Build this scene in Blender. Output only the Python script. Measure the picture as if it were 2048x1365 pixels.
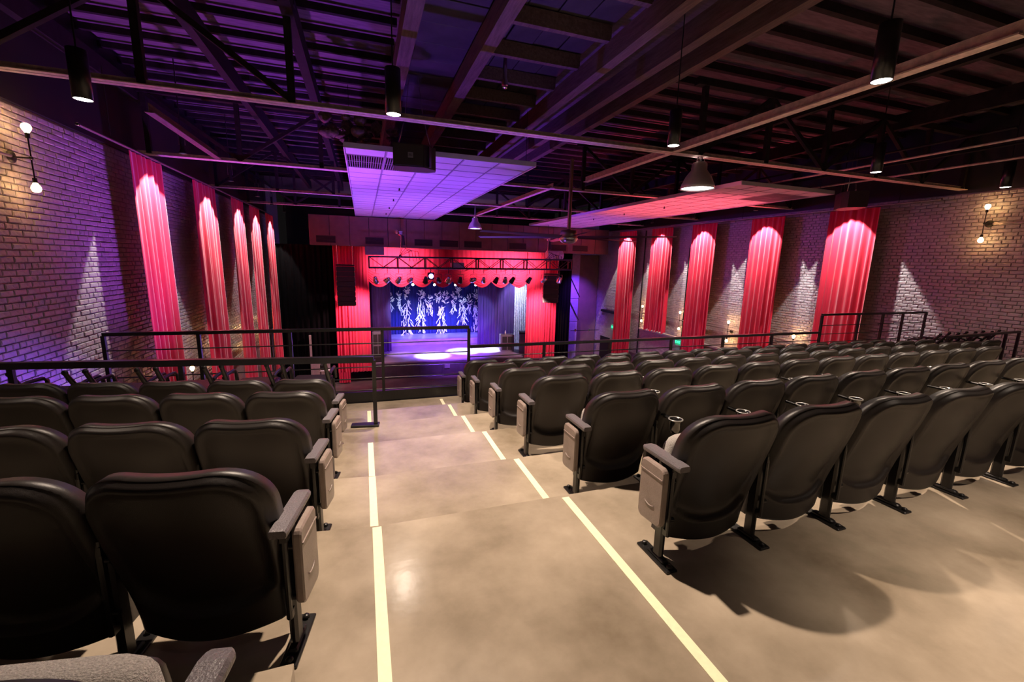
import bpy, math, random
from mathutils import Vector, Matrix
R = random.Random(7)
PI = math.pi
for o in list(bpy.data.objects): bpy.data.objects.remove(o, do_unlink=True)
scn = bpy.context.scene
COL = scn.collection

# ---------------------------------------------------------------- camera
YAW, PITCH, ROLL, FPX, EYE = 0.3331, 0.1832, 0.0257, 861.6, 1.4137
def cam_axes():
    cy, sy = math.cos(YAW), math.sin(YAW); cp, sp = math.cos(PITCH), math.sin(PITCH)
    f = Vector((sy*cp, cy*cp, -sp)); r = Vector((cy, -sy, 0)); u = r.cross(f)
    c, s = math.cos(ROLL), math.sin(ROLL)
    return c*r+s*u, -s*r+c*u, f
cr, cu, cf = cam_axes()
cam_d = bpy.data.cameras.new('camera'); cam = bpy.data.objects.new('camera', cam_d); COL.objects.link(cam)
cam_d.sensor_fit = 'HORIZONTAL'; cam_d.sensor_width = 36.0; cam_d.lens = FPX/2048*36.0
cam_d.clip_start = 0.05; cam_d.clip_end = 200
cam.matrix_world = Matrix(((cr.x, cu.x, -cf.x, 0), (cr.y, cu.y, -cf.y, 0), (cr.z, cu.z, -cf.z, EYE), (0, 0, 0, 1)))
scn.camera = cam
# ---------------------------------------------------------------- exposure, world
scn.view_settings.view_transform = 'Standard'
try: scn.view_settings.look = 'None'
except Exception: pass
scn.view_settings.gamma = 1.0
scn.view_settings.use_curve_mapping = False
scn.view_settings.exposure = 0.0
w = bpy.data.worlds.new('world'); scn.world = w; w.use_nodes = True
w.node_tree.nodes['Background'].inputs[0].default_value = (0.9, 0.75, 0.8, 1)
w.node_tree.nodes['Background'].inputs[1].default_value = 0.005
# ---------------------------------------------------------------- light helpers
def aim(o, tgt):
    d = Vector(tgt)-o.location
    o.rotation_euler = d.to_track_quat('-Z', 'Y').to_euler()
def spot(name, loc, tgt, power, color, deg, blend=0.3, radius=0.05):
    l = bpy.data.lights.new(name, 'SPOT'); l.energy = power; l.color = color
    l.spot_size = math.radians(deg); l.spot_blend = blend; l.shadow_soft_size = radius
    o = bpy.data.objects.new(name, l); COL.objects.link(o); o.location = loc; aim(o, tgt); return o
def point(name, loc, power, color, radius=0.05):
    l = bpy.data.lights.new(name, 'POINT'); l.energy = power; l.color = color; l.shadow_soft_size = radius
    o = bpy.data.objects.new(name, l); COL.objects.link(o); o.location = loc; return o

XL, XR = -4.25, 13.65            # side walls
WARM = (1.0, 0.79, 0.62); WHITE = (1.0, 0.90, 0.86); AMBER = (1.0, 0.50, 0.14)
VIOLET = (0.24, 0.06, 1.0); RED = (1.0, 0.10, 0.16); BLUE = (0.10, 0.16, 1.0)
# coloured house fixtures, and one added red fill
spot('uplight_beam', (1.7, 11.0, -3.9), (1.6, 13.5, 3.3), 3400, VIOLET, 84, 0.8, 0.25)
spot('uplight_beam', (1.7, 15.5, -3.9), (1.4, 17.5, 3.3), 2300, (0.30, 0.10, 1.0), 74, 0.8, 0.25)
spot('uplight_beam', (1.6, 8.0, -3.9), (1.6, 7.0, 4.0), 1700, VIOLET, 44, 0.8, 0.2)
spot('uplight_beam', (-1.8, 9.0, -3.9), (-2.2, 10.5, 5.0), 3600, (0.42, 0.08, 0.85), 62, 0.8, 0.2)
spot('uplight_beam', (9.8, 10.5, -3.9), (9.8, 12.2, 3.3), 4200, RED, 54, 0.8, 0.25)
spot('uplight_beam', (9.2, 8.0, -3.9), (8.6, 7.2, 3.4), 420, RED, 60, 0.8, 0.25)
spot('uplight_beam', (9.3, 17.5, -3.9), (9.4, 18.8, 3.3), 1500, (0.50, 0.08, 0.9), 66, 0.8, 0.25)
spot('wall_wash_beam', (3.2, 12.5, -2.6), (-4.25, 7.0, -1.9), 7000, (0.24, 0.08, 1.0), 30, 1.0, 0.05)
spot('wall_wash_beam', (5.0, 17.0, 2.9), (13.65, 13.0, 2.6), 420, (0.30, 0.06, 1.0), 60, 0.9, 0.2)
spot('wall_wash_beam', (5.0, 17.5, 2.9), (-4.25, 15.0, 2.6), 120, (0.30, 0.06, 1.0), 60, 0.9, 0.2)
spot('wall_wash_beam', (6.5, 12.0, -4.0), (13.65, 16.5, -2.6), 260, VIOLET, 44, 0.8, 0.2)
spot('wall_wash_beam', (5.5, 9.0, 3.2), (13.65, 5.6, 0.8), 170, (1.0, 0.18, 0.30), 60, 0.9, 0.2)  # added red fill standing in for bounced light, not a fixture
# stage beams
for i in range(8):
    x = 2.2+i*0.66
    spot('stage_backlight_beam', (x, 27.2, -0.22), (x+(i % 3-1)*0.3, 28.95, -3.4), 520, BLUE, 58, 0.6, 0.05)
for x, p in ((1.8, 560), (4.4, 560), (7.2, 560)):
    spot('stage_front_beam', (x, 21.3, -0.15), (x*0.8+0.9, 28.9, -2.6), p*3.0, (0.45, 0.62, 1.0), 26, 0.5, 0.08)
spot('stage_wash_beam', (4.6, 21.2, -0.1), (4.6, 26.0, -4.2), 9000, (0.30, 0.08, 1.0), 74, 0.9, 0.15)
for x, y in ((3.6, 24.2), (5.6, 25.0), (7.0, 25.2)):
    spot('stage_pool_beam', (x+0.2, 24.6, 0.3), (x, y, -4.0), 5200, (0.80, 0.85, 1.0), 30, 0.5, 0.08)
spot('stage_pool_beam', (2.4, 25.5, 0.3), (1.9, 24.9, -4.0), 900, (0.9, 0.6, 1.0), 22, 0.9, 0.08)
for x, tx, p in ((1.2, 1.3, 560), (2.3, 2.2, 330), (5.9, 6.1, 170), (7.4, 7.3, 420), (8.4, 8.4, 460)):
    spot('proscenium_beam', (x, 21.3, 0.95), (tx, 22.9, 1.05), p, (1.0, 0.60, 0.66), 104, 0.9, 0.08)
for x, tx, p in ((0.15, -0.35, 560), (8.9, 9.4, 560)):
    spot('proscenium_beam', (x, 21.5, -0.6), (tx, 22.75, -1.6), p, (1.0, 0.50, 0.54), 128, 0.9, 0.08)
spot('side_curtain_beam', (8.2, 24.2, 1.0), (9.3, 25.8, -1.6), 900, (0.70, 0.75, 1.0), 60, 0.6, 0.1)
spot('side_column_beam', (11.6, 21.2, 1.2), (12.05, 23.2, -0.9), 1300, VIOLET, 70, 1.0, 0.1)

# ---------------------------------------------------------------- materials
MT = {}
def mat(name, col, rough=0.5, metal=0.0, var=0.0, scale=8.0, bump=0.0, bscale=40.0, emit=0.0, ecol=None, spec=0.5, sheen=0.0, col2=None, stretch=None, rvar=0.0, coat=0.0):
    if name in MT: return MT[name]
    m = bpy.data.materials.new(name); m.use_nodes = True; nt = m.node_tree; b = nt.nodes['Principled BSDF']
    b.inputs['Base Color'].default_value = (*col, 1); b.inputs['Roughness'].default_value = rough
    b.inputs['Metallic'].default_value = metal; b.inputs['Specular IOR Level'].default_value = spec
    if sheen: b.inputs['Sheen Weight'].default_value = sheen
    if coat: b.inputs['Coat Weight'].default_value = coat; b.inputs['Coat Roughness'].default_value = 0.12
    if emit:
        b.inputs['Emission Color'].default_value = (*(ecol or col), 1); b.inputs['Emission Strength'].default_value = emit
    tc = nt.nodes.new('ShaderNodeTexCoord'); src = tc.outputs['Object']
    if stretch:
        mp = nt.nodes.new('ShaderNodeMapping'); mp.inputs['Scale'].default_value = stretch
        nt.links.new(src, mp.inputs['Vector']); src = mp.outputs['Vector']
    if var or col2 or rvar:
        n = nt.nodes.new('ShaderNodeTexNoise'); n.inputs['Scale'].default_value = scale; n.inputs['Detail'].default_value = 7
        n.inputs['Roughness'].default_value = 0.6
        nt.links.new(src, n.inputs['Vector'])
        if var or col2:
            r = nt.nodes.new('ShaderNodeValToRGB'); r.color_ramp.elements[0].position = 0.33; r.color_ramp.elements[1].position = 0.67
            c2 = col2 or tuple(min(1, c*(1+var)) for c in col); c1 = col if col2 else tuple(c*(1-var) for c in col)
            r.color_ramp.elements[0].color = (*c1, 1); r.color_ramp.elements[1].color = (*c2, 1)
            nt.links.new(n.outputs['Fac'], r.inputs['Fac']); nt.links.new(r.outputs['Color'], b.inputs['Base Color'])
        if rvar:
            mr = nt.nodes.new('ShaderNodeMapRange'); mr.inputs['To Min'].default_value = rough-rvar; mr.inputs['To Max'].default_value = rough+rvar
            nt.links.new(n.outputs['Fac'], mr.inputs['Value']); nt.links.new(mr.outputs['Result'], b.inputs['Roughness'])
    if bump:
        n2 = nt.nodes.new('ShaderNodeTexNoise'); n2.inputs['Scale'].default_value = bscale; n2.inputs['Detail'].default_value = 5
        nt.links.new(src, n2.inputs['Vector'])
        bp = nt.nodes.new('ShaderNodeBump'); bp.inputs['Strength'].default_value = bump; bp.inputs['Distance'].default_value = 0.02
        nt.links.new(n2.outputs['Fac'], bp.inputs['Height']); nt.links.new(bp.outputs['Normal'], b.inputs['Normal'])
    MT[name] = m; return m
M_CONC = mat('polished_concrete', (0.19, 0.15, 0.105), 0.19, var=0, col2=(0.43, 0.355, 0.27), scale=1.3, bump=0.03, bscale=14, rvar=0.05)
M_CONCD = mat('dark_concrete', (0.11, 0.08, 0.075), 0.5, var=0.3, scale=2)
M_BRICK = mat('painted_brick', (0.40, 0.365, 0.37), 0.33, var=0, col2=(0.52, 0.48, 0.48), scale=5, bump=0.6, bscale=22, rvar=0.1)
M_MORTAR = mat('painted_mortar', (0.34, 0.31, 0.31), 0.5, var=0.2, scale=20, bump=0.5, bscale=40)
M_PLAS = mat('black_seat_plastic', (0.0135, 0.010, 0.0088), 0.42, bump=0.10, bscale=420, spec=0.5)
M_FAB = mat('grey_tweed_fabric', (0.24, 0.215, 0.20), 0.95, col2=(0.44, 0.40, 0.37), scale=210, bump=0.5, bscale=300, sheen=0.3)
M_METAL = mat('black_painted_steel', (0.011, 0.010, 0.010), 0.30, var=0.25, scale=30, spec=0.5)
M_ARM = mat('worn_armrest_plastic', (0.125, 0.11, 0.12), 0.36, bump=0.25, bscale=160)
M_PANEL = mat('taupe_panel_plastic', (0.25, 0.195, 0.17), 0.38, var=0.12, scale=14, bump=0.1, bscale=150)
M_CHROME = mat('bright_steel', (0.62, 0.60, 0.60), 0.22, metal=1.0)
M_TAPE = mat('cream_floor_tape', (0.82, 0.78, 0.52), 0.55, var=0.05, scale=40)
M_VELV = mat('red_velvet', (0.72, 0.008, 0.05), 0.85, sheen=0.35, var=0.12, scale=3, stretch=(8, 8, 0.5))
M_VELVS = mat('red_stage_velvet', (0.80, 0.018, 0.085), 0.85, sheen=0.3, var=0.1, scale=3, stretch=(6, 6, 0.5))
M_PURD = mat('purple_drape', (0.060, 0.022, 0.15), 0.9, sheen=0.08, var=0.25, scale=3, stretch=(8, 8, 0.4))
M_BLUD = mat('blue_drape', (0.018, 0.022, 0.16), 0.9, var=0.2, scale=3, stretch=(8, 8, 0.4))
M_BLKD = mat('black_drape', (0.004, 0.0036, 0.004), 1.0, spec=0.05, var=0.3, scale=3, stretch=(8, 8, 0.4))
M_WHTD = mat('silver_white_drape', (0.22, 0.24, 0.42), 0.6, col2=(0.85, 0.86, 0.95), scale=26, stretch=(1, 1, 0.35), bump=0.4, bscale=60)
M_CHORD = mat('primed_steel_chord', (0.62, 0.46, 0.40), 0.55, var=0.25, scale=12, bump=0.2, bscale=60)
M_DARKST = mat('dark_truss_steel', (0.020, 0.014, 0.015), 0.7, var=0.3, scale=8, spec=0.15)
M_WOOD = mat('rough_sawn_timber', (0.075, 0.042, 0.038), 0.75, col2=(0.15, 0.09, 0.085), scale=4, stretch=(6, 0.7, 6), bump=0.4, bscale=20)
M_DECK = mat('roof_deck_board', (0.13, 0.085, 0.11), 0.9, var=0.3, scale=3, stretch=(1, 5, 1))
M_PLATE = mat('roof_panel', (0.042, 0.034, 0.037), 0.6, var=0.35, scale=2.5)
M_TILE = mat('ceiling_tile', (0.60, 0.58, 0.60), 0.9, var=0.05, scale=60, bump=0.2, bscale=160)
M_TGRID = mat('tile_grid_metal', (0.55, 0.52, 0.55), 0.45)
M_GRILL = mat('perforated_grille', (0.16, 0.14, 0.17), 0.6)
M_SOFF = mat('painted_duct_metal', (0.19, 0.11, 0.10), 0.6, var=0.12, scale=3)
M_VENT = mat('vent_slat_metal', (0.05, 0.035, 0.035), 0.5)
M_BLACK = mat('matt_black', (0.008, 0.008, 0.008), 0.6)
M_SPK = mat('speaker_black', (0.022, 0.019, 0.018), 0.55, bump=0.2, bscale=200)
M_SPKG = mat('speaker_grille_cloth', (0.030, 0.026, 0.022), 0.65, bump=0.6, bscale=260)
M_ARR = mat('line_array_cabinet', (0.085, 0.065, 0.055), 0.5, bump=0.2, bscale=120)
M_SHADE = mat('spun_aluminium_shade', (0.55, 0.50, 0.50), 0.35, metal=0.6)
M_LAMP = mat('lit_lamp_face', (1, 1, 1), 0.5, emit=16, ecol=(1.0, 0.93, 0.86))
M_BAYL = mat('lit_bay_lens', (1, 1, 1), 0.5, emit=10, ecol=(1.0, 0.97, 0.95))
M_BULB = mat('lit_globe_bulb', (1, 0.9, 0.7), 0.4, emit=14, ecol=(1.0, 0.66, 0.30))
M_STGL = mat('lit_stage_lens', (1, 1, 1), 0.4, emit=14, ecol=(0.80, 0.90, 1.0))
M_VIOL = mat('lit_violet_lens', (0.5, 0.3, 1), 0.4, emit=7, ecol=(0.35, 0.22, 1.0))
M_EXIT = mat('lit_exit_green', (0.02, 0.6, 0.3), 0.4, emit=2.5, ecol=(0.05, 0.85, 0.42))
M_STAGE = mat('painted_stage_floor', (0.30, 0.26, 0.34), 0.35, var=0.15, scale=2, rvar=0.08)
M_FASC = mat('stage_fascia', (0.06, 0.045, 0.06), 0.6, var=0.2, scale=4)
M_STRK = mat('white_tape_stroke', (0.93, 0.95, 0.86), 0.5)
M_GREY = mat('grey_equipment', (0.20, 0.19, 0.22), 0.5, var=0.1)
M_BEIGE = mat('beige_cabinet_metal', (0.46, 0.38, 0.35), 0.55, var=0.1)
M_PIPE = mat('galvanised_pipe', (0.34, 0.29, 0.30), 0.32, metal=0.7)
M_BRASS = mat('dull_brass', (0.35, 0.22, 0.14), 0.35, metal=0.8)
M_INSUL = mat('crumpled_insulation', (0.10, 0.06, 0.04), 0.8, var=0.5, scale=14, bump=0.8, bscale=20)
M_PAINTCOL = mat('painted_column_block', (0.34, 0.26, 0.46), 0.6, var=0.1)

# ---------------------------------------------------------------- mesh helpers
class MB:
    def __init__(s): s.v = []; s.f = []; s.sm = []
    def add(s, vs, fs, smooth=False):
        n = len(s.v); s.v += [tuple(p) for p in vs]
        for f in fs: s.f.append([i+n for i in f]); s.sm.append(smooth)
        return s
    def box(s, c, d, rz=0.0, rx=0.0):
        x, y, z = d[0]/2, d[1]/2, d[2]/2
        m = Matrix.Rotation(rz, 3, 'Z') @ Matrix.Rotation(rx, 3, 'X'); c = Vector(c)
        vs = [c+m @ Vector(p) for p in ((-x,-y,-z),(x,-y,-z),(x,y,-z),(-x,y,-z),(-x,-y,z),(x,-y,z),(x,y,z),(-x,y,z))]
        return s.add(vs, [(0,3,2,1),(4,5,6,7),(0,1,5,4),(1,2,6,5),(2,3,7,6),(3,0,4,7)])
    def cbox(s, c, d, b=0.008, rz=0.0):
        """chamfered box (edges along all sides softened on the X-Y plan and top)"""
        x, y, z = d[0]/2, d[1]/2, d[2]/2; b = min(b, x*.9, y*.9, z*.9); c = Vector(c); m = Matrix.Rotation(rz, 3, 'Z')
        ring = lambda X, Y, Z: [(X-b,-Y,Z),(X,-Y+b,Z),(X,Y-b,Z),(X-b,Y,Z),(-X+b,Y,Z),(-X,Y-b,Z),(-X,-Y+b,Z),(-X+b,-Y,Z)]
        R4 = [ring(x-b, y-b, -z), ring(x, y, -z+b), ring(x, y, z-b), ring(x-b, y-b, z)]
        vs = [c+m @ Vector(p) for r in R4 for p in r]
        fs = [tuple(range(7, -1, -1)), tuple(range(24, 32))]
        for k in range(3):
            for i in range(8): j = (i+1) % 8; fs.append((k*8+i, k*8+j, k*8+8+j, k*8+8+i))
        return s.add(vs, fs)
    def tube(s, pts, r, n=8, caps=True, smooth=True):
        pts = [Vector(p) for p in pts]; N = len(pts); vs = []
        for i, p in enumerate(pts):
            t = (pts[min(i+1, N-1)]-pts[max(i-1, 0)]).normalized()
            a = Vector((0, 0, 1)) if abs(t.z) < 0.9 else Vector((1, 0, 0))
            u = t.cross(a).normalized(); v = t.cross(u)
            rr = r[i] if isinstance(r, (list, tuple)) else r
            vs += [p+rr*(math.cos(2*PI*k/n)*u+math.sin(2*PI*k/n)*v) for k in range(n)]
        fs = []
        for i in range(N-1):
            for k in range(n): k2 = (k+1) % n; fs.append((i*n+k, i*n+k2, (i+1)*n+k2, (i+1)*n+k))
        s.add(vs, fs, smooth)
        if caps: s.add(vs[:n], [tuple(range(n-1, -1, -1))]); s.add(vs[-n:], [tuple(range(n))])
        return s
    def bar(s, a, b, w, h=None):
        """rectangular bar from a to b; w across, h in the up direction"""
        h = h or w; a = Vector(a); b = Vector(b); t = (b-a).normalized()
        up = Vector((0, 0, 1)) if abs(t.z) < 0.98 else Vector((0, 1, 0))
        u = t.cross(up).normalized()*w/2; v = u.cross(t).normalized()*h/2
        vs = [p+q for p in (a, b) for q in (-u-v, u-v, u+v, -u+v)]
        return s.add(vs, [(0,3,2,1),(4,5,6,7),(0,1,5,4),(1,2,6,5),(2,3,7,6),(3,0,4,7)])
    def lathe(s, prof, c=(0, 0, 0), n=20, axis=None, smooth=True):
        vs = []; m = axis.to_track_quat('Z', 'Y').to_matrix() if axis else Matrix.Identity(3); c = Vector(c)
        for r, z in prof:
            vs += [c+m @ Vector((r*math.cos(2*PI*k/n), r*math.sin(2*PI*k/n), z)) for k in range(n)]
        fs = []
        for i in range(len(prof)-1):
            for k in range(n): k2 = (k+1) % n; fs.append((i*n+k, i*n+k2, (i+1)*n+k2, (i+1)*n+k))
        return s.add(vs, fs, smooth)
    def prism(s, poly, axis, a, b):
        """poly of 2-D points extruded along axis from a to b; axis 'X': (y,z) 'Y': (x,z) 'Z': (x,y)"""
        n = len(poly); vs = []
        for t in (a, b):
            for p, q in poly: vs.append({'X': (t, p, q), 'Y': (p, t, q), 'Z': (p, q, t)}[axis])
        fs = [tuple(range(n-1, -1, -1)), tuple(range(n, 2*n))]
        fs += [(i, (i+1) % n, n+(i+1) % n, n+i) for i in range(n)]
        return s.add(vs, fs)
    def grid(s, fn, nu, nv, smooth=True, flip=False):
        vs = [fn(i/nu, j/nv) for j in range(nv+1) for i in range(nu+1)]; fs = []
        for j in range(nv):
            for i in range(nu):
                a = j*(nu+1)+i; q = (a, a+1, a+nu+2, a+nu+1); fs.append(q[::-1] if flip else q)
        return s.add(vs, fs, smooth)
    def ball(s, c, r, n=14, m=9, sz=1.0):
        return s.lathe([(r*math.sin(PI*i/m) if 0 < i < m else 0.0005, -r*sz*math.cos(PI*i/m)) for i in range(m+1)], c, n)
    def mesh(s, name, material):
        me = bpy.data.meshes.new(name); me.from_pydata([tuple(v) for v in s.v], [], s.f)
        me.polygons.foreach_set('use_smooth', s.sm); me.materials.append(material); me.update(); return me
    def build(s, name, material, parent=None, loc=None, rz=0.0, kind=None, label=None):
        return link(name, s.mesh(name, material), parent, loc, rz, kind, label)
def link(name, me, parent=None, loc=None, rz=0.0, kind=None, label=None):
    o = bpy.data.objects.new(name, me); COL.objects.link(o)
    if parent is not None: o.parent = parent
    if loc is not None: o.location = loc
    if rz: o.rotation_euler = (0, 0, rz)
    if kind: o['kind'] = kind
    if label: o['label'] = label
    return o
def thing(name, label, cat, loc=(0, 0, 0), rz=0.0, group=None):
    o = bpy.data.objects.new(name, None); COL.objects.link(o); o.empty_display_size = 0.1
    o.location = loc; o.rotation_euler = (0, 0, rz); o['label'] = label; o['category'] = cat
    if group: o['group'] = group
    return o
def tag(o, label, cat, group=None):
    o['label'] = label; o['category'] = cat
    if group: o['group'] = group
    return o
ORD = ['first', 'second', 'third', 'fourth', 'fifth', 'sixth', 'seventh', 'eighth', 'ninth', 'tenth', 'eleventh', 'twelfth', 'thirteenth', 'fourteenth', 'fifteenth', 'sixteenth', 'seventeenth', 'eighteenth']

# ================================================================ STRUCTURE
E1 = [2.197, 3.053, 3.997, 4.920, 5.814, 6.600]          # front edge of each seating step
ZT = [0.0, -0.148, -0.289, -0.450, -0.604, -0.749]
LSK = 0.55                                             # how far the left steps swing forward at the left wall
HALLZ, STZ = -4.90, -4.0
def step_mesh():
    mb = MB(); yb = -3.0
    for k in range(6):
        y0 = [yb, yb, yb] if k == 0 else [E1[k-1]+LSK, E1[k-1], E1[k-1]]
        y1 = [E1[k]+LSK, E1[k], E1[k]] if k < 5 else [6.72, 6.6, 6.6]
        xs = [XL, 0.05, XR]; z = ZT[k]; zn = ZT[k+1] if k < 5 else -1.25
        vs = []; 
        for i in range(3): vs += [(xs[i], y0[i], z), (xs[i], y1[i], z), (xs[i], y1[i], zn)]
        mb.add(vs, [(0, 3, 4, 1), (1, 4, 5, 2), (3, 6, 7, 4), (4, 7, 8, 5)])
    mb.add([(XL, 6.72, -1.25), (0.05, 6.6, -1.25), (XR, 6.6, -1.25), (XR, -3, -1.25), (XL, -3, -1.25)], [(0, 1, 2, 3, 4)])
    return mb
deck = step_mesh().build('floor', M_CONC, kind='structure')
deck['label'] = 'stepped polished concrete seating platform with a wide centre aisle'
MB().box((-2.25, -0.85, 0.075), (4.0, 4.3, 0.149)).build('trim_1', M_CONC, kind='structure')['label'] = 'raised concrete platform edge at the lower left corner'
hall = MB().box((4.7, 14.5, HALLZ-0.1), (17.9, 34.0, 0.2)).build('floor', M_CONCD, kind='structure')
hall['label'] = 'dark concrete floor of the hall below the seating platform'
# kerb at the platform front
MB().bar((XL, 6.78, -0.68), (0.05, 6.66, -0.68), 0.06, 0.18).build('trim_2', M_METAL, kind='structure')['label'] = 'black steel kerb along platform front, left stretch'
MB().bar((0.05, 6.66, -0.68), (XR, 6.66, -0.68), 0.06, 0.18).build('trim_3', M_METAL, kind='structure')['label'] = 'black steel kerb along platform front, aisle and right stretch'
# walls: mortar plane behind the bricks
wl = MB().box((XL-0.12, 12.0, -0.1), (0.2, 30.0, 9.8)).build('wall_left', M_MORTAR, kind='structure')
wr = MB().box((XR+0.12, 12.0, -0.1), (0.2, 30.0, 9.8)).build('wall_right', M_MORTAR, kind='structure')
MB().box((4.7, -3.1, 1.5), (18.3, 0.2, 7.5)).build('wall_back', M_BLACK, kind='structure')
MB().box((4.7, 31.0, 0), (18.3, 0.2, 10.2)).build('wall_front', M_BLACK, kind='structure')
MB().box((4.7, 14.0, 5.1), (18.3, 34.4, 0.12)).build('ceiling', M_DECK, kind='structure')

def brick_mesh(w, h, t, rnd, z0=0.0):
    mb = MB(); j = lambda a: rnd.uniform(-a, a)
    b = 0.012
    # local x = proud of wall, y along, z up
    base = [(-0.012, -w/2, -h/2), (-0.012, w/2, -h/2), (-0.012, w/2, h/2), (-0.012, -w/2, h/2)]
    mid = [(t*0.55, y*0.99, z*0.97) for _, y, z in base]
    top = [(t+j(0.003), y*(1-2*b/w)+j(0.003), z*(1-2*b/h)+j(0.003)) for _, y, z in base]
    mb.add(base+mid+top, [(0,1,5,4),(1,2,6,5),(2,3,7,6),(3,0,4,7),(4,5,9,8),(5,6,10,9),(6,7,11,10),(7,4,8,11),(8,9,10,11)])
    return mb
def build_bricks(wall, x, sgn, y0, y1, z0, z1, near):
    rnd = random.Random(3 if sgn > 0 else 5)
    H, L = 0.084, 0.238
    cells = []
    k = 0; z = z0
    while z < z1:
        header = (k % 6 == 5); ww = L/2 if header else L
        y = y0-(ww/2 if k % 2 else 0)
        while y < y1:
            cells.append((y+ww/2, z+H/2, ww)); y += ww
        z += H; k += 1
    variants = {}
    for ww in (L, L/2):
        variants[ww] = []
        for i in range(6):
            t = 0.010+0.010*rnd.random(); mb = brick_mesh(ww-0.011, H-0.010, t*0.8, rnd)
            if sgn < 0: mb.v = [(-a, -b, c) for a, b, c in mb.v]
            variants[ww].append(mb)
    cells.sort(key=near)
    vm = {ww: [mb.mesh('brick', M_BRICK) for mb in variants[ww]] for ww in variants}
    for y, z, ww in cells[:300]:
        link('brick', rnd.choice(vm[ww]), wall, (x+rnd.uniform(-0.003, 0.003), y, z+rnd.uniform(-0.002, 0.002)))
    big = MB()
    for y, z, ww in cells[300:]:
        mb = rnd.choice(variants[ww]); dx = rnd.uniform(-0.003, 0.003)
        big.add([(a+x+dx, b+y, c+z) for a, b, c in mb.v], mb.f)
    big.build('bricks', M_BRICK, wall, kind='stuff')
P0 = Vector((0, 0, EYE))
def near_l(c):
    y, z, w_ = c
    pen = 0 if (y > 6.7 and z > -0.55 and z < 3.0) else 50
    return (Vector((XL, y, z))-P0).length+pen
def near_r(c):
    y, z, w_ = c
    pen = 0 if (y > 5.9 and z > 0.35 and z < 3.1 and y < 8.6) else 50
    return (Vector((XR, y, z))-P0).length+pen
build_bricks(wl, XL, 1, 3.6, 23.4, -2.3, 3.24, near_l)
build_bricks(wr, XR, -1, 4.2, 23.6, -3.3, 3.24, near_r)
# dark header band above the brickwork
MB().box((XL-0.01, 13.0, 4.15), (0.10, 21.5, 1.75)).build('trim_4', M_BLACK, kind='structure')['label'] = 'dark band above the left brick wall'
MB().box((XR+0.01, 13.0, 4.15), (0.10, 21.5, 1.75)).build('trim_5', M_BLACK, kind='structure')['label'] = 'dark band above the right brick wall'
# sill ledge under the short curtain
MB().cbox((XR-0.05, 16.2, -1.86), (0.16, 5.4, 0.08)).build('trim_6', M_BRICK, kind='structure')['label'] = 'painted ledge low on the right wall'

# roof: purlins, panels, timber beams
for i in range(33):
    y = 1.6+0.66*i
    MB().bar((XL, y, 4.94), (0.62, y, 4.94), 0.07, 0.10).build('trim_7', M_DARKST, kind='structure')
    MB().bar((5.1, y, 4.93), (XR, y, 4.93), 0.09, 0.12).build('trim_8', M_DARKST, kind='structure')
for i in range(21):
    y = 1.3+1.0*i
    MB().bar((1.88, y, 4.76), (3.60, y, 4.76), 0.09, 0.22).build('trim_9', M_WOOD, kind='structure')
pm = MB().cbox((0, 0, 0), (0.445, 0.975, 0.03), 0.006).mesh('roof_panel', M_PLATE); bm_ = MB().cbox((0, 0, 0), (0.93, 0.60, 0.03), 0.006).mesh('roof_board', M_PLATE)
ceil_obj = [o for o in COL.objects if o.name == 'ceiling'][0]
for i in range(20):
    for j in range(4):
        link('roof_panel', pm, ceil_obj, (2.04+0.46*j, 1.8+1.0*i, 4.90+R.uniform(-0.008, 0.008)))
for i in range(31): link('roof_board', bm_, ceil_obj, (1.25, 1.6+0.615*i, 4.72+R.uniform(-0.008, 0.008)))
TB = [(-4.15, 0.12), (-2.10, 0.12), (-0.78, 0.14), (0.70, 0.20), (1.80, 0.19), (3.66, 0.17), (4.38, 0.16), (4.90, 0.15), (8.3, 0.12), (10.9, 0.12)]
for i, (x, wd) in enumerate(TB):
    lab = ['along the left wall', 'second from the left wall', 'third from the left wall', 'left of the hanging black speaker', 'just right of the hanging black speaker', 'first of the close trio right of centre', 'middle of the close trio right of centre', 'last of the close trio right of centre', 'above the red ceiling cloud', 'nearest the right wall'][i]
    tag(MB().bar((x, -1.5, 4.52), (x, 22.0, 4.52), wd, 0.30).build('roof_beam', M_WOOD if 2 < i < 8 else M_DARKST), 'long timber roof beam running to the stage, '+lab, 'beam', 'long roof beams')
# trusses across the hall
TY = [6.72, 11.15, 15.5, 19.3]
TL = ['above the front railing', 'second beyond the railing', 'third beyond the railing', 'nearest the stage']
for k, y in enumerate(TY):
    t = thing('roof_truss', 'steel roof truss across the hall, '+TL[k], 'truss', (0, y, 3.35), 0, 'roof trusses')
    b = MB()
    for dy in (-0.045, 0.045):
        b.bar((XL+0.05, dy, 0.0), (XR-0.05, dy, -0.0), 0.075, 0.012); b.bar((XL+0.05, dy*0.35, 0.035), (XR-0.05, dy*0.35, 0.035), 0.012, 0.07)
    b.build('bottom_chord', M_CHORD, t)
    tp = MB().bar((XL+0.05, 0, 1.22), (-0.7, 0, 1.22), 0.12, 0.12); tp.build('top_chord', M_DARKST, t)
    tp = MB().bar((5.6, 0, 1.22), (XR-0.05, 0, 1.22), 0.12, 0.12); tp.build('top_chord', M_DARKST, t)
    xs = [-4.0, -2.4, -0.8]; xr = [5.8, 7.35, 8.9, 10.45, 12.0, 13.5]
    for seg in (xs, xr):
        for i, x in enumerate(seg):
            MB().bar((x, 0, 0.03), (x, 0, 1.2), 0.085, 0.085).build('web_post', M_DARKST, t)
            if i+1 < len(seg):
                a, c = (seg[i], seg[i+1]) if (i+k+1) % 2 else (seg[i+1], seg[i])
                MB().bar((a, 0, 0.05), (c, 0, 1.17), 0.07, 0.07).build('web_diagonal', M_DARKST, t)
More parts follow.
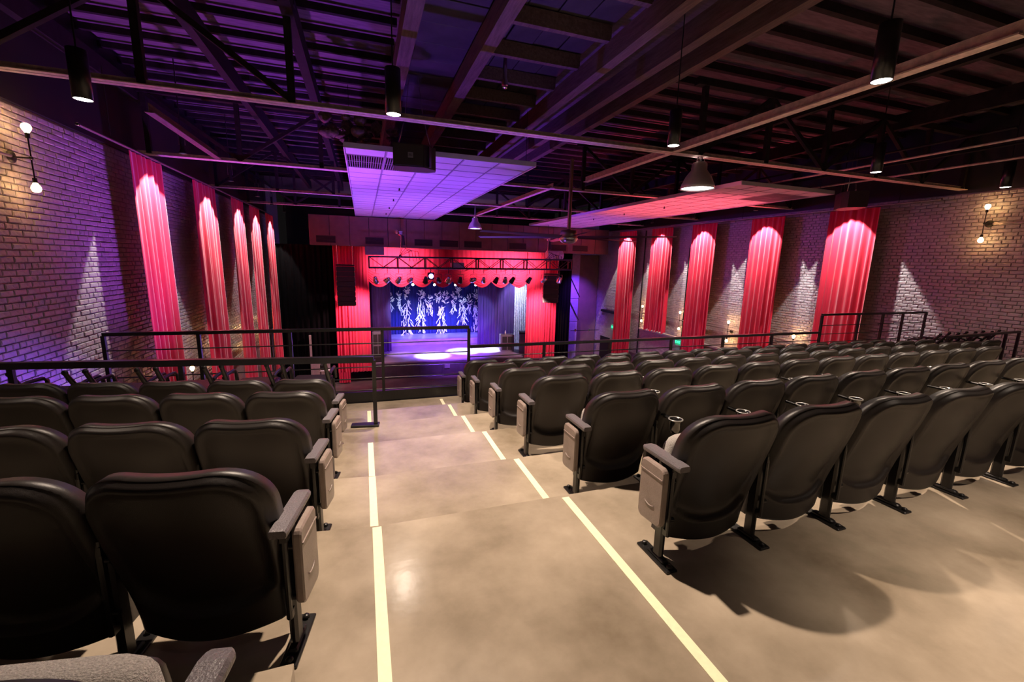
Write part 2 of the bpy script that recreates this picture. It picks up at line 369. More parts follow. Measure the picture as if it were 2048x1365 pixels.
for x, ya, yb, lab in ((5.22, 2.4, 9.9, 'right of centre above the high bay lamp'), (4.85, 11.0, 19.3, 'right of centre beyond the ceiling fan'), (-2.78, 7.9, 11.0, 'near the left curtain lights')):
    t = thing('tie_beam', 'long steel tie running towards the stage, '+lab, 'beam', (x, 0, 3.36))
    mm = M_WOOD if x < 0 else M_CHORD
    MB().bar((0, ya, 0), (0, yb, 0), 0.12, 0.014).build('flange', mm, t)
    MB().bar((0, ya, 0.06), (0, yb, 0.06), 0.014, 0.12).build('web', mm, t)

# ================================================================ THEATRE SEATS
def smooth(a, b, x):
    t = max(0.0, min(1.0, (x-a)/(b-a))); return t*t*(3-2*t)
ZB, ZTOP, RC = 0.105, 0.765, 0.160
def halfw(z):
    w0 = 0.250+0.016*smooth(ZB, 0.50, z)
    if z > ZTOP-RC:
        d = (z-(ZTOP-RC))/RC; w0 = w0-RC+RC*math.sqrt(max(0.0, 1-min(1, d)**2.2))
    return w0
def ybase(z): return -0.045-0.155*smooth(0.05, 0.85, z)*1.0-0.03*(z-0.1)
ZROWS = [0.105, 0.113, 0.135, 0.165, 0.19]+[0.20+0.010*i for i in range(15)]+[0.36, 0.39, 0.42, 0.46, 0.50, 0.54, 0.58]+[0.605+0.160*math.sin(PI/2*i/12) for i in range(13)]
def shell_pt(u, v, back=True, inset=0.0, thick=0.076):
    z = ZROWS[int(round(v*(len(ZROWS)-1)))]
    w0 = max(halfw(z)-inset, 0.02); x = (2*u-1)*w0
    ztop = z+0.014*smooth(0.7, 1, v)*math.cos(x/0.25*PI/2)*-1+0.012*smooth(0.7, 1, v)
    ztop -= 0.022*(1-v)**6*math.cos(x/0.22*PI/2)
    y = ybase(z)+0.055*(x/0.25)**2
    if back:
        if z > ZTOP-RC:
            cx_ = 0.266-RC; ax = max(0, abs(x)-cx_); dz = z-(ZTOP-RC); d = RC-math.hypot(ax, dz)
        else: d = (0.250+0.016*smooth(ZB, 0.50, z))-abs(x)
        zl = 0.200+0.055*abs(x/0.2)**3
        tq = max(0.0, min(1.0, (z-zl)/0.065)); lip = math.sqrt(max(0.0, 1-(1-tq)**2))
        m = smooth(0.030, 0.052, d)*lip
        y += m*(0.014+0.026*(1-smooth(0.24, 0.62, z)))
        y += 0.026*(1-smooth(0.0, 0.022, d))
    else: y += thick
    return (x, y, ztop)
def shell_mesh():
    mb = MB(); nu, nv = 26, len(ZROWS)-1
    us = [0.5-0.5*math.cos(PI*(i/nu))*(0.75)-0.125*(1-2*i/nu) if 0 < i < nu else float(i == nu) for i in range(nu+1)]
    def f(back): return lambda a, b: shell_pt(us[int(round(a*nu))], b, back)
    mb.grid(f(True), nu, nv); n = (nu+1)*(nv+1); mb.grid(f(False), nu, nv, flip=True)
    fs = []; W = nu+1
    for j in range(nv):
        a = j*W; fs.append((a, a+W, n+a+W, n+a)); a = j*W+nu; fs.append((a+W, a, n+a, n+a+W))
    for i in range(nu):
        a = i; fs.append((a+1, a, n+a, n+a+1)); a = nv*W+i; fs.append((a, a+1, n+a+1, n+a))
    mb.add([], []); 
    for q in fs: mb.f.append(list(q)); mb.sm.append(True)
    return mb
def cushion_mesh():
    mb = MB(); nu, nv = 14, 16
    def fr(u, v, face):
        z = 0.33+(0.735-0.33)*v
        w0 = max(halfw(min(z, ZTOP-0.002)-0.0)-0.035, 0.05)
        if v > 0.75: w0 = min(w0, 0.20)-0.10+0.10*math.sqrt(max(0, 1-((v-0.75)/0.25)**2.4))
        if v < 0.08: w0 *= 0.95+0.05*v/0.08
        x = (2*u-1)*w0; e = 1-max(abs(2*u-1), abs(2*v-1))**5
        y = ybase(z)+0.055*(x/0.25)**2+0.070
        if face: y += 0.010+0.024*e
        return (x, y, z)
    mb.grid(lambda u, v: fr(u, v, True), nu, nv, flip=True); mb.grid(lambda u, v: fr(u, v, False), nu, nv)
    n = (nu+1)*(nv+1); W = nu+1; fs = []
    for j in range(nv): a = j*W; fs.append((a, n+a, n+a+W, a+W)); a += nu; fs.append((a, a+W, n+a+W, n+a))
    for i in range(nu): a = i; fs.append((a, a+1, n+a+1, n+a)); a = nv*W+i; fs.append((a+1, a, n+a, n+a+1))
    for q in fs: mb.f.append(list(q)); mb.sm.append(True)
    return mb
def slab(w0, d, z0, z1, y0, tilt, bulge, nu=10, nv=10):
    """upright tipped seat pad: rounded box"""
    mb = MB()
    def f(face): 
        def g(u, v):
            x = (2*u-1)*w0; z = z0+(z1-z0)*v; r = max(abs(2*u-1), abs(2*v-1))
            e = (1-r**6); y = y0+tilt*(v-0.5)
            if face: y += d*0.5+bulge*e
            else: y -= d*0.5
            k = 1-0.06*(1 if r > 0.98 else 0)*(1 if face else 1)
            cr_ = max(0, abs(2*u-1)-0.7)/0.3; cz_ = max(0, abs(2*v-1)-0.7)/0.3; q = math.hypot(cr_, cz_)
            if q > 1: x -= math.copysign((q-1)*cr_*0.1*w0, x); z -= math.copysign((q-1)*cz_*0.1*(z1-z0), v-0.5)
            return (x*k, y, z)
        return g
    mb.grid(f(True), nu, nv, flip=True); mb.grid(f(False), nu, nv)
    n = (nu+1)*(nv+1); W = nu+1
    for j in range(nv):
        a = j*W; mb.f.append([a, n+a, n+a+W, a+W]); mb.sm.append(True); a += nu; mb.f.append([a, a+W, n+a+W, n+a]); mb.sm.append(True)
    for i in range(nu):
        a = i; mb.f.append([a, a+1, n+a+1, n+a]); mb.sm.append(True); a = nv*W+i; mb.f.append([a+1, a, n+a, n+a+1]); mb.sm.append(True)
    return mb
ME = {}
ME['back_shell'] = shell_mesh().mesh('back_shell', M_PLAS)
ME['back_cushion'] = cushion_mesh().mesh('back_cushion', M_FAB)
ME['seat_cushion'] = slab(0.222, 0.075, 0.27, 0.600, 0.065, -0.05, 0.025).mesh('seat_cushion', M_FAB)
ME['seat_pan'] = slab(0.210, 0.02, 0.26, 0.565, 0.125, -0.05, 0.012).mesh('seat_pan', M_PLAS)
def leg_mesh(s):
    mb = MB(); mb.cbox((0, -0.012, 0.27), (0.030, 0.060, 0.50), 0.010); mb.cbox((0.0, -0.060, 0.33), (0.018, 0.020, 0.36), 0.005)
    mb.box((0, -0.04, 0.17), (0.02, 0.05, 0.03)); mb.box((0, -0.03, 0.47), (0.024, 0.08, 0.03))
    mb.tube([(s*0.012, -0.055, 0.235), (s*0.030, -0.055, 0.235)], 0.011, 8); mb.tube([(s*0.012, -0.055, 0.43), (s*0.028, -0.055, 0.43)], 0.009, 8)
    return mb
ME['leg'] = leg_mesh(1).mesh('leg', M_METAL)
def foot_mesh():
    mb = MB(); mb.cbox((0, 0.0, 0.006), (0.062, 0.235, 0.012), 0.003); mb.cbox((0, -0.01, 0.02), (0.036, 0.12, 0.02), 0.006)
    for y in (-0.095, 0.095): mb.lathe([(0.0001, 0.012), (0.014, 0.012), (0.014, 0.020), (0.010, 0.026), (0.0001, 0.027)], (0, y, 0), 8)
    return mb
ME['foot_plate'] = foot_mesh().mesh('foot_plate', M_METAL)
def arm_mesh():
    mb = MB(); n = 10
    prof = [(-0.026, -0.014), (-0.030, -0.004), (-0.030, 0.006), (-0.024, 0.015), (0.024, 0.015), (0.030, 0.006), (0.030, -0.004), (0.026, -0.014)]
    vs = []; ys = [-0.145, -0.135, 0.0, 0.095, 0.118, 0.128]; sc = [0.92, 1, 1, 1, 0.92, 0.7]
    for y, s in zip(ys, sc): vs += [(p*s, y, 0.535+q*s-0.004*(y > 0.1)) for p, q in prof]
    fs = [(i*8+k, i*8+(k+1) % 8, i*8+8+(k+1) % 8, i*8+8+k) for i in range(5) for k in range(8)]
    mb.add(vs, [f[::-1] for f in fs]); mb.add(vs[:8], [tuple(range(8))]); mb.add(vs[-8:], [tuple(range(7, -1, -1))])
    return mb
ME['armrest'] = arm_mesh().mesh('armrest', M_ARM)
ME['armrest_short'] = MB().cbox((0, 0.06, 0.53), (0.046, 0.17, 0.026), 0.006).mesh('armrest', M_ARM)
def panel_mesh(s):
    mb = MB(); poly = []
    y0, y1, z0, z1, r = -0.070, 0.100, 0.205, 0.500, 0.028
    for cx_, cz_, a0 in ((y1-r, z1-r, 0), (y0+r, z1-r, 90), (y0+r, z0+r, 180), (y1-r, z0+r*0.6, 270)):
        for k in range(5):
            a = math.radians(a0+k*22.5); poly.append((cx_+r*math.cos(a), cz_+r*math.sin(a)))
    n = len(poly); cy_, cz_ = (y0+y1)/2, (z0+z1)/2; vs = []
    for x, k in ((0.0, 0.97), (0.006, 1.0), (0.024, 1.0), (0.030, 0.95)): vs += [(s*x, cy_+(p-cy_)*k, cz_+(q-cz_)*k) for p, q in poly]
    fs = [(i*n+k, i*n+(k+1) % n, i*n+n+(k+1) % n, i*n+n+k) for i in range(3) for k in range(n)]
    mb.add(vs, [f if s > 0 else f[::-1] for f in fs]); mb.add(vs[-n:], [tuple(range(n)) if s > 0 else tuple(range(n-1, -1, -1))]); mb.add(vs[:n], [tuple(range(n))])
    mb.box((s*0.031, cy_, z1-0.055), (0.006, (y1-y0)*0.92, 0.006))
    return mb
def crest_mesh(s):
    pts = [(s*0.031, 0.015+0.045*math.sin(a)*1.0, 0.315-0.030*math.cos(a)) for a in [(-0.9+1.8*k/8) for k in range(9)]]
    return MB().tube(pts, 0.0035, 6)
ME['side_panel_r'] = panel_mesh(-1).mesh('side_panel', M_PANEL); ME['side_panel_l'] = panel_mesh(1).mesh('side_panel', M_PANEL)
ME['crest_r'] = crest_mesh(-1).mesh('embossed_curve', M_PANEL); ME['crest_l'] = crest_mesh(1).mesh('embossed_curve', M_PANEL)
def cup_mesh():
    mb = MB(); n = 22
    prof = [(0.0005, -0.085), (0.028, -0.085), (0.034, -0.06), (0.040, -0.004), (0.046, 0.0), (0.046, 0.006), (0.038, 0.006), (0.036, -0.01), (0.030, -0.075), (0.0005, -0.078)]
    mb.lathe(prof, (0, 0, 0), n); mb.cbox((0, 0.085, -0.008), (0.030, 0.10, 0.02), 0.006)
    return mb
ME['cup_rim_glint'] = MB().tube([(0.043*math.cos(2*PI*k/20), 0.043*math.sin(2*PI*k/20), 0.005) for k in range(21)], 0.0045, 6, caps=False).mesh('rim_glint', mat('painted_rim_glint', (0.42, 0.40, 0.39), 0.35, metal=0.6))  # pale ring paints the lamp reflection onto the glossy black cup edge
ME['cup'] = cup_mesh().mesh('cup_holder', mat('gloss_black_plastic', (0.012, 0.011, 0.011), 0.16, spec=1.0, coat=0.6))
def seat(label, group, loc, rz, side, aisle, cup, last=False):
    """side -1: the standard (leg) is on the seat's left; +1: on its right"""
    t = thing('theatre_seat', label, 'chair', loc, rz, group)
    link('back_shell', ME['back_shell'], t); link('back_cushion', ME['back_cushion'], t)
    link('seat_cushion', ME['seat_cushion'], t); link('seat_pan', ME['seat_pan'], t)
    for s in ([side, -side] if last else [side]):
        x = s*(0.272 if aisle and s == side else 0.258)
        lg = link('leg', ME['leg'], t, (x, 0, 0)); link('foot_plate', ME['foot_plate'], lg)
        link('armrest', ME['armrest' if aisle and s == side else 'armrest_short'], t, (x+(s*0.012 if aisle else 0), 0, 0))
    if aisle:
        k = 'r' if side < 0 else 'l'
        p = link('side_panel', ME['side_panel_'+k], t, (side*0.30, 0, 0), label='taupe plastic end panel')
        link('embossed_curve', ME['crest_'+k], p)
    if cup:
        cp = link('cup_holder', ME['cup'], t, (-side*0.282, -0.262, 0.585)); link('rim_glint', ME['cup_rim_glint'], cp)
    return t
ROWW = ['nearest', 'second', 'third', 'fourth', 'fifth', 'front']
NR = [8, 10, 12, 16, 16, 16]
for k in range(6):
    yf = E1[k]-0.65
    for i in range(NR[k]):
        cup = k > 0 and i < NR[k]-1 and not (k in (2, 3, 4, 5) and (i % 3 == 0) and k != 1)
        if k == 1: cup = True
        lab = 'black-backed theatre seat, '+ORD[i]+' from the aisle, right block, '+ROWW[k]+' row' if i else 'black-backed aisle seat with taupe end panel, right block, '+ROWW[k]+' row'
        seat(lab, 'theatre seats of the right block', (1.305+0.28+0.56*i, yf, ZT[k]), 0, -1, i == 0, cup, i == NR[k]-1)
NL = [3, 3, 5, 6]
ROWL = ['nearest', 'second', 'third', 'front']
LR = math.radians(-10)
for k in range(4):
    yf = E1[k]-0.65
    for i in range(NL[k]):
        lab = 'black-backed theatre seat, '+ORD[i]+' from the aisle, left block, '+ROWL[k]+' row' if i else 'black-backed aisle seat with taupe end panel, left block, '+ROWL[k]+' row'
        d = 0.28+0.54*i
        seat(lab, 'theatre seats of the left block', (-0.268-d*math.cos(LR), yf+d*math.sin(-LR), ZT[k]), LR, 1, i == 0, False, i == NL[k]-1)
for i in range(2):
    d = 0.28+0.54*i
    seat(['cropped aisle seat at the bottom left corner of the picture, behind the left block', 'neighbour of the cropped aisle seat, hidden beyond the bottom left corner of the picture'][i], 'theatre seats of the left block', (-0.300-d*math.cos(LR), 0.692+d*math.sin(-LR), 0.1495), LR, 1, i == 0, False, i == 1)

# ================================================================ floor tape
for xa, ya, yb, z, lab in (
    (1.121, 0.2, 2.17, 0.0, 'cream tape stripe right of the aisle on the nearest step, running to the bottom edge'),
    (1.110, 2.23, 3.03, ZT[1], 'cream tape stripe right of the aisle on the second step'),
    (1.100, 3.08, 3.97, ZT[2], 'scuffed cream tape stripe right of the aisle on the third step'),
    (1.085, 4.03, 4.89, ZT[3], 'cream tape stripe right of the aisle on the fourth step'),
    (1.085, 4.96, 5.78, ZT[4], 'short cream tape stripe right of the aisle on the fifth step'),
    (1.090, 5.86, 6.50, ZT[5], 'shortest cream tape stripe, right of the aisle beside the front row'),
    (0.022, 0.2, 2.185, 0.0, 'long cream tape stripe left of the aisle on the nearest step'),
    (0.010, 2.21, 3.045, ZT[1], 'cream tape stripe left of the aisle on the second step'),
    (0.010, 3.06, 3.99, ZT[2], 'cream tape stripe left of the aisle on the third step'),
    (0.010, 4.93, 6.50, -0.598, 'faint cream tape stripe left of the aisle beyond the railing post')):
    if z == -0.598:
        tag(MB().box((xa, 5.37, ZT[4]+0.002), (0.045, 0.84, 0.003)).build('floor_tape', M_TAPE), lab, 'tape', 'aisle tape stripes')
    else:
        tag(MB().box((xa, (ya+yb)/2, z+0.002), (0.046, yb-ya, 0.003)).build('floor_tape', M_TAPE), lab, 'tape', 'aisle tape stripes')

# ================================================================ railings
def railing(label, pts, top, bars, posts, zb, w=0.055, base=False):
    """pts: two ends (x,y); top: rail height above zb; bars: heights above zb; posts: fractions along"""
    t = thing('guard_railing', label, 'railing', (pts[0][0], pts[0][1], zb))
    dx, dy = pts[1][0]-pts[0][0], pts[1][1]-pts[0][1]
    MB().bar((-0.0, 0, top), (dx, dy, top), w, 0.045).build('top_rail', M_METAL, t)
    for h in bars: MB().tube([(0, 0, h), (dx, dy, h)], 0.009, 6).build('bar', M_METAL, t)
    for f in posts:
        p = MB().bar((dx*f, dy*f, 0.004), (dx*f, dy*f, top-0.02), 0.042, 0.042).build('post', M_METAL, t)
    return t
z6 = ZT[5]+0.004
railing('tall black steel guard railing at platform front, left of and across the aisle', ((-3.15, 6.76), (1.555, 6.60)), 1.115, [0.18, 0.36, 0.54, 0.72, 0.90], [0, 0.22, 0.455, 0.72, 1.0], z6)
railing('long low black guard railing in front of the right seating block', ((1.58, 6.60), (9.36, 6.60)), 0.80, [0.14, 0.30, 0.46, 0.63], [0.165, 0.33, 0.50, 0.66, 0.825], z6)
railing('tall black guard railing section at the right end of the platform front', ((9.38, 6.60), (12.9, 6.60)), 1.19, [0.2, 0.40, 0.58, 0.76, 0.95], [0, 0.33, 0.56, 0.76, 1.0], z6)
t = railing('black railing with broad flat top directly in front of the left seating block', ((0.075, 4.84), (-3.30, 5.30)), 0.775, [], [0.0, 0.55, 0.97], ZT[3]+0.004-0.0, 0.06)
MB().bar((0.0, 0.0, 0.765), (-3.375, 0.46, 0.765), 0.065, 0.065).build('top_rail', M_METAL, t)
MB().cbox((-0.11, 0.015, 0.012), (0.30, 0.10, 0.024), 0.004, math.radians(-8)).build('foot_plate', M_METAL, t)
t = railing('dark railing in front of stacked chairs at the far right', ((10.5, 4.96), (13.3, 5.12)), 0.80, [], [0.0, 0.3, 0.55, 0.8, 1.0], ZT[4]+0.004)

# ================================================================ black armchairs between the railings
def armchair(label, loc, rz, group):
    t = thing('armchair', label, 'chair', loc, rz, group)
    MB().cbox((0, 0.0, 0.50), (0.44, 0.44, 0.07), 0.02).build('seat', M_PLAS, t)
    for s in (-1, 1):
        MB().tube([(s*0.23, -0.06, 0.44), (s*0.23, -0.18, 0.60), (s*0.225, -0.31, 0.80)], [0.024, 0.026, 0.022], 8).ball((s*0.225, -0.31, 0.805), 0.028, 8, 6).build('back_post', M_METAL, t)
        MB().tube([(s*0.255, 0.17, 0.50), (s*0.255, 0.15, 0.62), (s*0.255, 0.10, 0.655), (s*0.255, -0.10, 0.66), (s*0.255, -0.20, 0.64)], 0.02, 8).build('arm', M_METAL, t)
        MB().tube([(s*0.22, 0.20, 0.48), (s*0.23, 0.24, 0.03)], 0.016, 8).ball((s*0.23, 0.24, 0.022), 0.022, 8, 5).build('leg', M_METAL, t)
        MB().tube([(s*0.22, -0.16, 0.48), (s*0.23, -0.26, 0.03)], 0.016, 8).ball((s*0.23, -0.26, 0.022), 0.022, 8, 5).build('leg', M_METAL, t)
    MB().tube([(-0.23, 0.0, 0.25), (0.23, 0.0, 0.25)], 0.012, 6).build('stretcher', M_METAL, t)
    return t
for i in range(5):
    x = -3.05+0.60*i
    armchair('black padded armchair between the two left railings, '+ORD[i]+' from the wall', (x, 5.72-0.10*(i/4), ZT[4]+0.001), math.radians(-6), 'black armchairs behind the left railing')
for i in range(4):
    armchair('black armchair behind the far right railing, '+ORD[i]+' from the left', (10.95+0.58*i, 5.56, ZT[4]+0.001), math.radians(10), 'black armchairs behind the right railing')

# ================================================================ wall curtains, rods
def drape(name, label, cat, a, b, zt, zb, folds, amp, m, seed, group=None, nz=10, per=8, parent=None, hem=0.0):
    r = random.Random(seed); ax, ay = a; bx, by = b; L = math.hypot(bx-ax, by-ay); nx_, ny_ = -(by-ay)/L, (bx-ax)/L
    ph = [r.uniform(0, 6.28) for _ in range(4)]; fr = [folds, folds*0.53, folds*1.71]
    nu = int(folds*per)
    def f(u, v):
        q = 0.35+0.65*(1-v); z = zb+(zt-zb)*v
        uu = u+0.012*math.sin(9*u+ph[3])*(1-v)
        d = amp*q*(math.sin(2*PI*fr[0]*uu+ph[0]+0.5*math.sin(5*uu))+0.55*math.sin(2*PI*fr[1]*uu+ph[1])+0.25*math.sin(2*PI*fr[2]*uu+ph[2]+v))
        z += hem*math.sin(2*PI*fr[0]*uu)*(1-v)
        return (ax+(bx-ax)*u+nx_*d, ay+(by-ay)*u+ny_*d, z)
    o = MB().grid(f, nu, nz).build(name, m, parent)
    if label: tag(o, label, cat, group)
    return o
LC = [(9.78, 11.15), (12.85, 14.60), (16.05, 17.60), (18.45, 20.10), (21.20, 22.90)]
RC_ = [(8.20, 9.54), (11.00, 12.32), (13.90, 15.28), (16.52, 18.00), (19.27, 20.80)]
WN = ['nearest the camera', 'second from the camera', 'third from the camera', 'fourth from the camera', 'farthest, beside the stage']
for i, (a, b) in enumerate(LC):
    drape('wall_curtain', 'tall red velvet curtain on the left wall, '+WN[i], 'curtain', (-3.82, a), (-3.82, b), 3.16, -3.8, 7, 0.06, M_VELV, 10+i, 'red curtains on the left wall')
    c = (a+b)/2
    spot('curtain_spot_beam', (-3.22, c, 3.28), (-4.37, c, 0), 640, WHITE, 70, 0.12, 0.03)
for i, (a, b) in enumerate(RC_):
    short = i == 3
    drape('wall_curtain', ('short' if short else 'tall')+' red velvet curtain on the right wall, '+WN[i], 'curtain', (13.22, a), (13.22, b), 3.10, -1.75 if short else -3.8, 7, 0.06, M_VELV, 30+i, 'red curtains on the right wall', hem=0.05 if short else 0)
    c = (a+b)/2
    spot('curtain_spot_beam', (12.62, c, 3.22), (13.77, c, 0), 640, WHITE, 70, 0.12, 0.03)
for x, y0, y1, z, lab in ((-3.82, 8.35, 23.0, 3.20, 'thin metal curtain rod with open end along the left wall'), (13.22, 6.9, 21.6, 3.14, 'thin metal curtain rod along the right wall')):
    t = thing('curtain_rod', lab, 'rod', (x, 0, z))
    MB().tube([(0, y0, 0), (0, y1, 0)], 0.022, 10, caps=False).build('pole', M_PIPE, t)
    MB().lathe([(0.018, 0), (0.026, 0), (0.026, 0.02), (0.018, 0.02)], (0, y0-0.01, 0), 12, Vector((0, 1, 0))).build('end_ring', M_CHROME, t)
    for y in (y0+0.9, (y0+y1)/2-1.5, y1-2.0): MB().tube([(0, y, 0.0), (0, y, 1.1)], 0.008, 6).build('hanger', M_DARKST, t)
# small downlights that light the curtains
for side, x, cs in (('left', -3.22, LC), ('right', 12.62, RC_)):
    for i, (a, b) in enumerate(cs):
        c = (a+b)/2
        t = thing('curtain_spotlight', 'small black spotlight head above the '+side+' curtain '+WN[i], 'light', (x, c, 3.30), 0, 'curtain spotlights on the '+side)
        MB().lathe([(0.030, 0.30), (0.034, 0.28), (0.034, 0.10), (0.062, 0.02), (0.068, 0.0), (0.060, 0.0), (0.055, 0.02)], (0, 0, 0), 14).build('housing', M_BLACK, t)
        MB().lathe([(0.0005, 0.028), (0.054, 0.028)], (0, 0, 0), 14).build('lens', M_LAMP, t)
        MB().tube([(-0.05, 0, 0.16), (-0.05, 0, 0.42), (0.05, 0, 0.42), (0.05, 0, 0.16)], 0.007, 6).build('yoke', M_PIPE, t)
        MB().tube([(0, 0, 0.42), (0, 0, 1.74)], 0.010, 6).build('drop_rod', M_DARKST, t)
# pipes along the walls
for pts, r_, lab, m_ in (
    ([(XL+0.07, 3.6, 2.57), (XL+0.07, 7.55, 2.57)], 0.022, 'conduit running to the big bulb lamp on the left wall', M_PIPE),
    ([(XL+0.07, 11.6, -1.66), (XL+0.07, 21.5, -1.60)], 0.02, 'conduit low on the left wall joining the bulb lamps', M_PIPE),
    ([(XR-0.07, 2.5, 2.53), (XR-0.07, 6.05, 2.53)], 0.025, 'conduit running to the bulb lamp high on the right wall', M_PIPE),
    ([(XR-0.08, 9.9, -1.02), (XR-0.08, 22.6, -1.02)], 0.022, 'conduit low on the right wall joining the bulb lamps', M_PIPE),
    ([(XR-0.06, 19.0, 3.1), (XR-0.06, 19.0, -4.8)], 0.03, 'black vertical pipe on right wall beside the farthest curtain', M_BLACK),
    ([(XR-0.06, 15.75, 2.2), (XR-0.06, 15.75, -4.8)], 0.025, 'black vertical pipe on right wall between third and fourth curtains', M_BLACK),
    ([(XR-0.06, 21.4, -0.7), (XR-0.06, 21.4, -2.0)], 0.018, 'thin conduit above the green exit sign by the stage', M_PIPE),
    ([(9.5, 4.2, 3.62), (9.8, 19, 3.62)], 0.02, 'thin roof conduit, leftmost of the four above the red cloud', M_DARKST),
    ([(10.0, 4.2, 3.55), (10.0, 19, 3.55)], 0.02, 'thin roof conduit, second of the four above the red cloud', M_CHORD),
    ([(10.6, 4.2, 3.60), (10.5, 19, 3.60)], 0.02, 'thin roof conduit, third of the four above the red cloud', M_DARKST),
    ([(11.4, 4.2, 3.50), (11.0, 19, 3.50)], 0.022, 'thin roof conduit, rightmost of the four above the red cloud', M_CHORD)):
    tag(MB().tube(pts, r_, 8).build('wall_pipe' if 'wall' in lab or 'exit' in lab else 'roof_pipe', m_), lab, 'pipe')

# ================================================================ wall sconces
def sconce(label, x, y, z, sgn, power, group):
    t = thing('wall_sconce', label, 'lamp', (x, y, z), 0, group)
    MB().lathe([(0.0005, 0.03), (0.05, 0.03), (0.075, 0.015), (0.08, 0.0)], (0, -0.22*0, 0), 16, Vector((sgn, 0, 0))).build('wall_plate', M_BLACK, t)
    MB().tube([(0, 0, 0), (sgn*0.20, 0, 0)], 0.011, 8).ball((sgn*0.20, 0, 0), 0.024, 8, 6).build('arm', M_METAL, t)
    MB().tube([(sgn*0.20, 0, -0.26), (sgn*0.20, 0, 0.26)], 0.009, 8).build('stem', M_METAL, t)
    for s in (-1, 1):
        so = MB().tube([(sgn*0.20, 0, s*0.245), (sgn*0.20, 0, s*0.305)], 0.024, 10).build('socket', M_BLACK, t)
        MB().lathe([(0.018, 0.0), (0.028, 0.02), (0.048, 0.055), (0.052, 0.08), (0.040, 0.112), (0.018, 0.126), (0.0005, 0.128)], (sgn*0.20, 0, s*0.30), 16, Vector((0, 0, s))).build('bulb', M_BULB, so)
        l = point('bulb_glow', (x+sgn*0.20, y, z+s*0.37), power, AMBER, 0.055)
SL = [(7.63, 2.57, 60), (12.14, -1.72, 48), (15.16, -1.63, 48), (18.13, -1.60, 48), (20.9, -1.60, 40)]
SLn = ['large two-bulb sconce at the upper left wall', 'two-bulb sconce low on left wall between first and second curtains', 'two-bulb sconce low on left wall before the third curtain', 'two-bulb sconce low on left wall before the fourth curtain', 'two-bulb sconce low on left wall before the farthest curtain']
for (y, z, p), n in zip(SL, SLn): sconce(n, XL+0.03, y, z, 1, p, 'two-bulb wall sconces')
SR = [(6.13, 2.53, 48), (10.28, -1.17, 95), (13.02, -1.08, 95), (15.78, -1.03, 95), (18.58, -1.05, 95)]
SRn = ['two-bulb sconce high on the right wall', 'two-bulb sconce low on right wall, nearest the camera', 'two-bulb sconce low on right wall before the third curtain', 'two-bulb sconce low on right wall before the short curtain', 'two-bulb sconce low on right wall before the farthest curtain']
for (y, z, p), n in zip(SR, SRn): sconce(n, XR-0.03, y, z, -1, p, 'two-bulb wall sconces')

# ================================================================ pendants and high bays
def pendant(label, x, y, z, power, h=0.46, r_=0.082, cone=108):
    t = thing('cylinder_pendant', label, 'lamp', (x, y, z), 0, 'black cylinder pendant lamps')
    MB().lathe([(0.02, h), (r_, h), (r_, 0.0), (r_-0.005, 0.0), (r_-0.006, 0.01)], (0, 0, 0), 24).build('shade', M_METAL, t)
    MB().lathe([(0.0005, 0.004), (r_-0.008, 0.004)], (0, 0, 0), 24).build('lamp_face', M_LAMP, t)
    MB().tube([(0, 0, h), (0, 0, 5.03-z)], 0.008, 6).build('drop_rod', M_METAL, t)
    spot('pendant_beam', (x, y, z-0.02), (x, y, z-2), power*1.5, WARM, cone, 0.75, 0.05)
for a in ((-2.60, 5.85, 2.90, 22, 'black cylinder pendant at upper left, near the brick wall'),
          (0.375, 5.22, 2.95, 330, 'black cylinder pendant just above the hanging speaker'),
          (4.15, 5.34, 3.05, 330, 'black cylinder pendant left of the large high bay lamp'),
          (8.28, 5.31, 3.05, 170, 'black cylinder pendant right of the large high bay lamp'),
          (11.74, 5.17, 3.05, 60, 'black cylinder pendant at far right near the amber sconce'),
          (4.37, 2.885, 3.05, 520, 'black cylinder pendant at upper right, its lit end bright below the timber beams')):
    pendant(a[4], a[0], a[1], a[2], a[3])
pendant('black cylinder pendant mostly out of frame at the top edge, left of the central beam', 0.55, 2.75, 3.38, 620, 0.40)
for x, p in ((0.5, 10), (3.3, 420), (7.4, 420)):
    pendant('black cylinder pendant behind the camera, '+{0.5: 'over the aisle', 3.3: 'middle of three', 7.4: 'rightmost of three'}[x], x, -0.1, 3.05, p, cone=78)
spot('pendant_beam', (-2.9, 2.6, 3.05), (-2.9, 2.6, 0), 110, WARM, 100, 0.55, 0.07)
pendant('black cylinder pendant out of frame over the nearest right row', 7.6, 2.45, 3.05, 460)
def high_bay(label, x, y, z, power, s=1.0):
    t = thing('high_bay_lamp', label, 'lamp', (x, y, z), 0, 'high bay lamps')
    MB().lathe([(0.10*s, 0.42*s), (0.12*s, 0.40*s), (0.125*s, 0.30*s), (0.20*s, 0.20*s), (0.255*s, 0.08*s), (0.275*s, 0.0), (0.265*s, 0.0), (0.245*s, 0.08*s)], (0, 0, 0), 32).build('shade', M_SHADE, t)
    MB().lathe([(0.0005, 0.022), (0.262*s, 0.022)], (0, 0, 0), 32).build('lens', M_BAYL, t)
    MB().tube([(0, 0, 0.40*s), (0, 0, 0.46*s)], 0.07*s, 12).build('ballast_cap', M_CHROME, t)
    h = MB()
    for a in (0, 2.1, 4.2): h.tube([(0.03*math.cos(a), 0.03*math.sin(a), 0.52*s), (0.07*math.cos(a), 0.07*math.sin(a), 0.44*s)], 0.01, 6)
    h.tube([(0, 0, 0.46*s), (0, 0, 3.36-z)], 0.016, 8); h.build('hook', M_CHROME, t)
    spot('high_bay_beam', (x, y, z-0.02), (x, y, z-2), power, WHITE, 124, 0.5, 0.16)
high_bay('large bell-shaped high bay lamp hanging right of centre', 5.81, 6.70, 2.79, 420, 1.08)
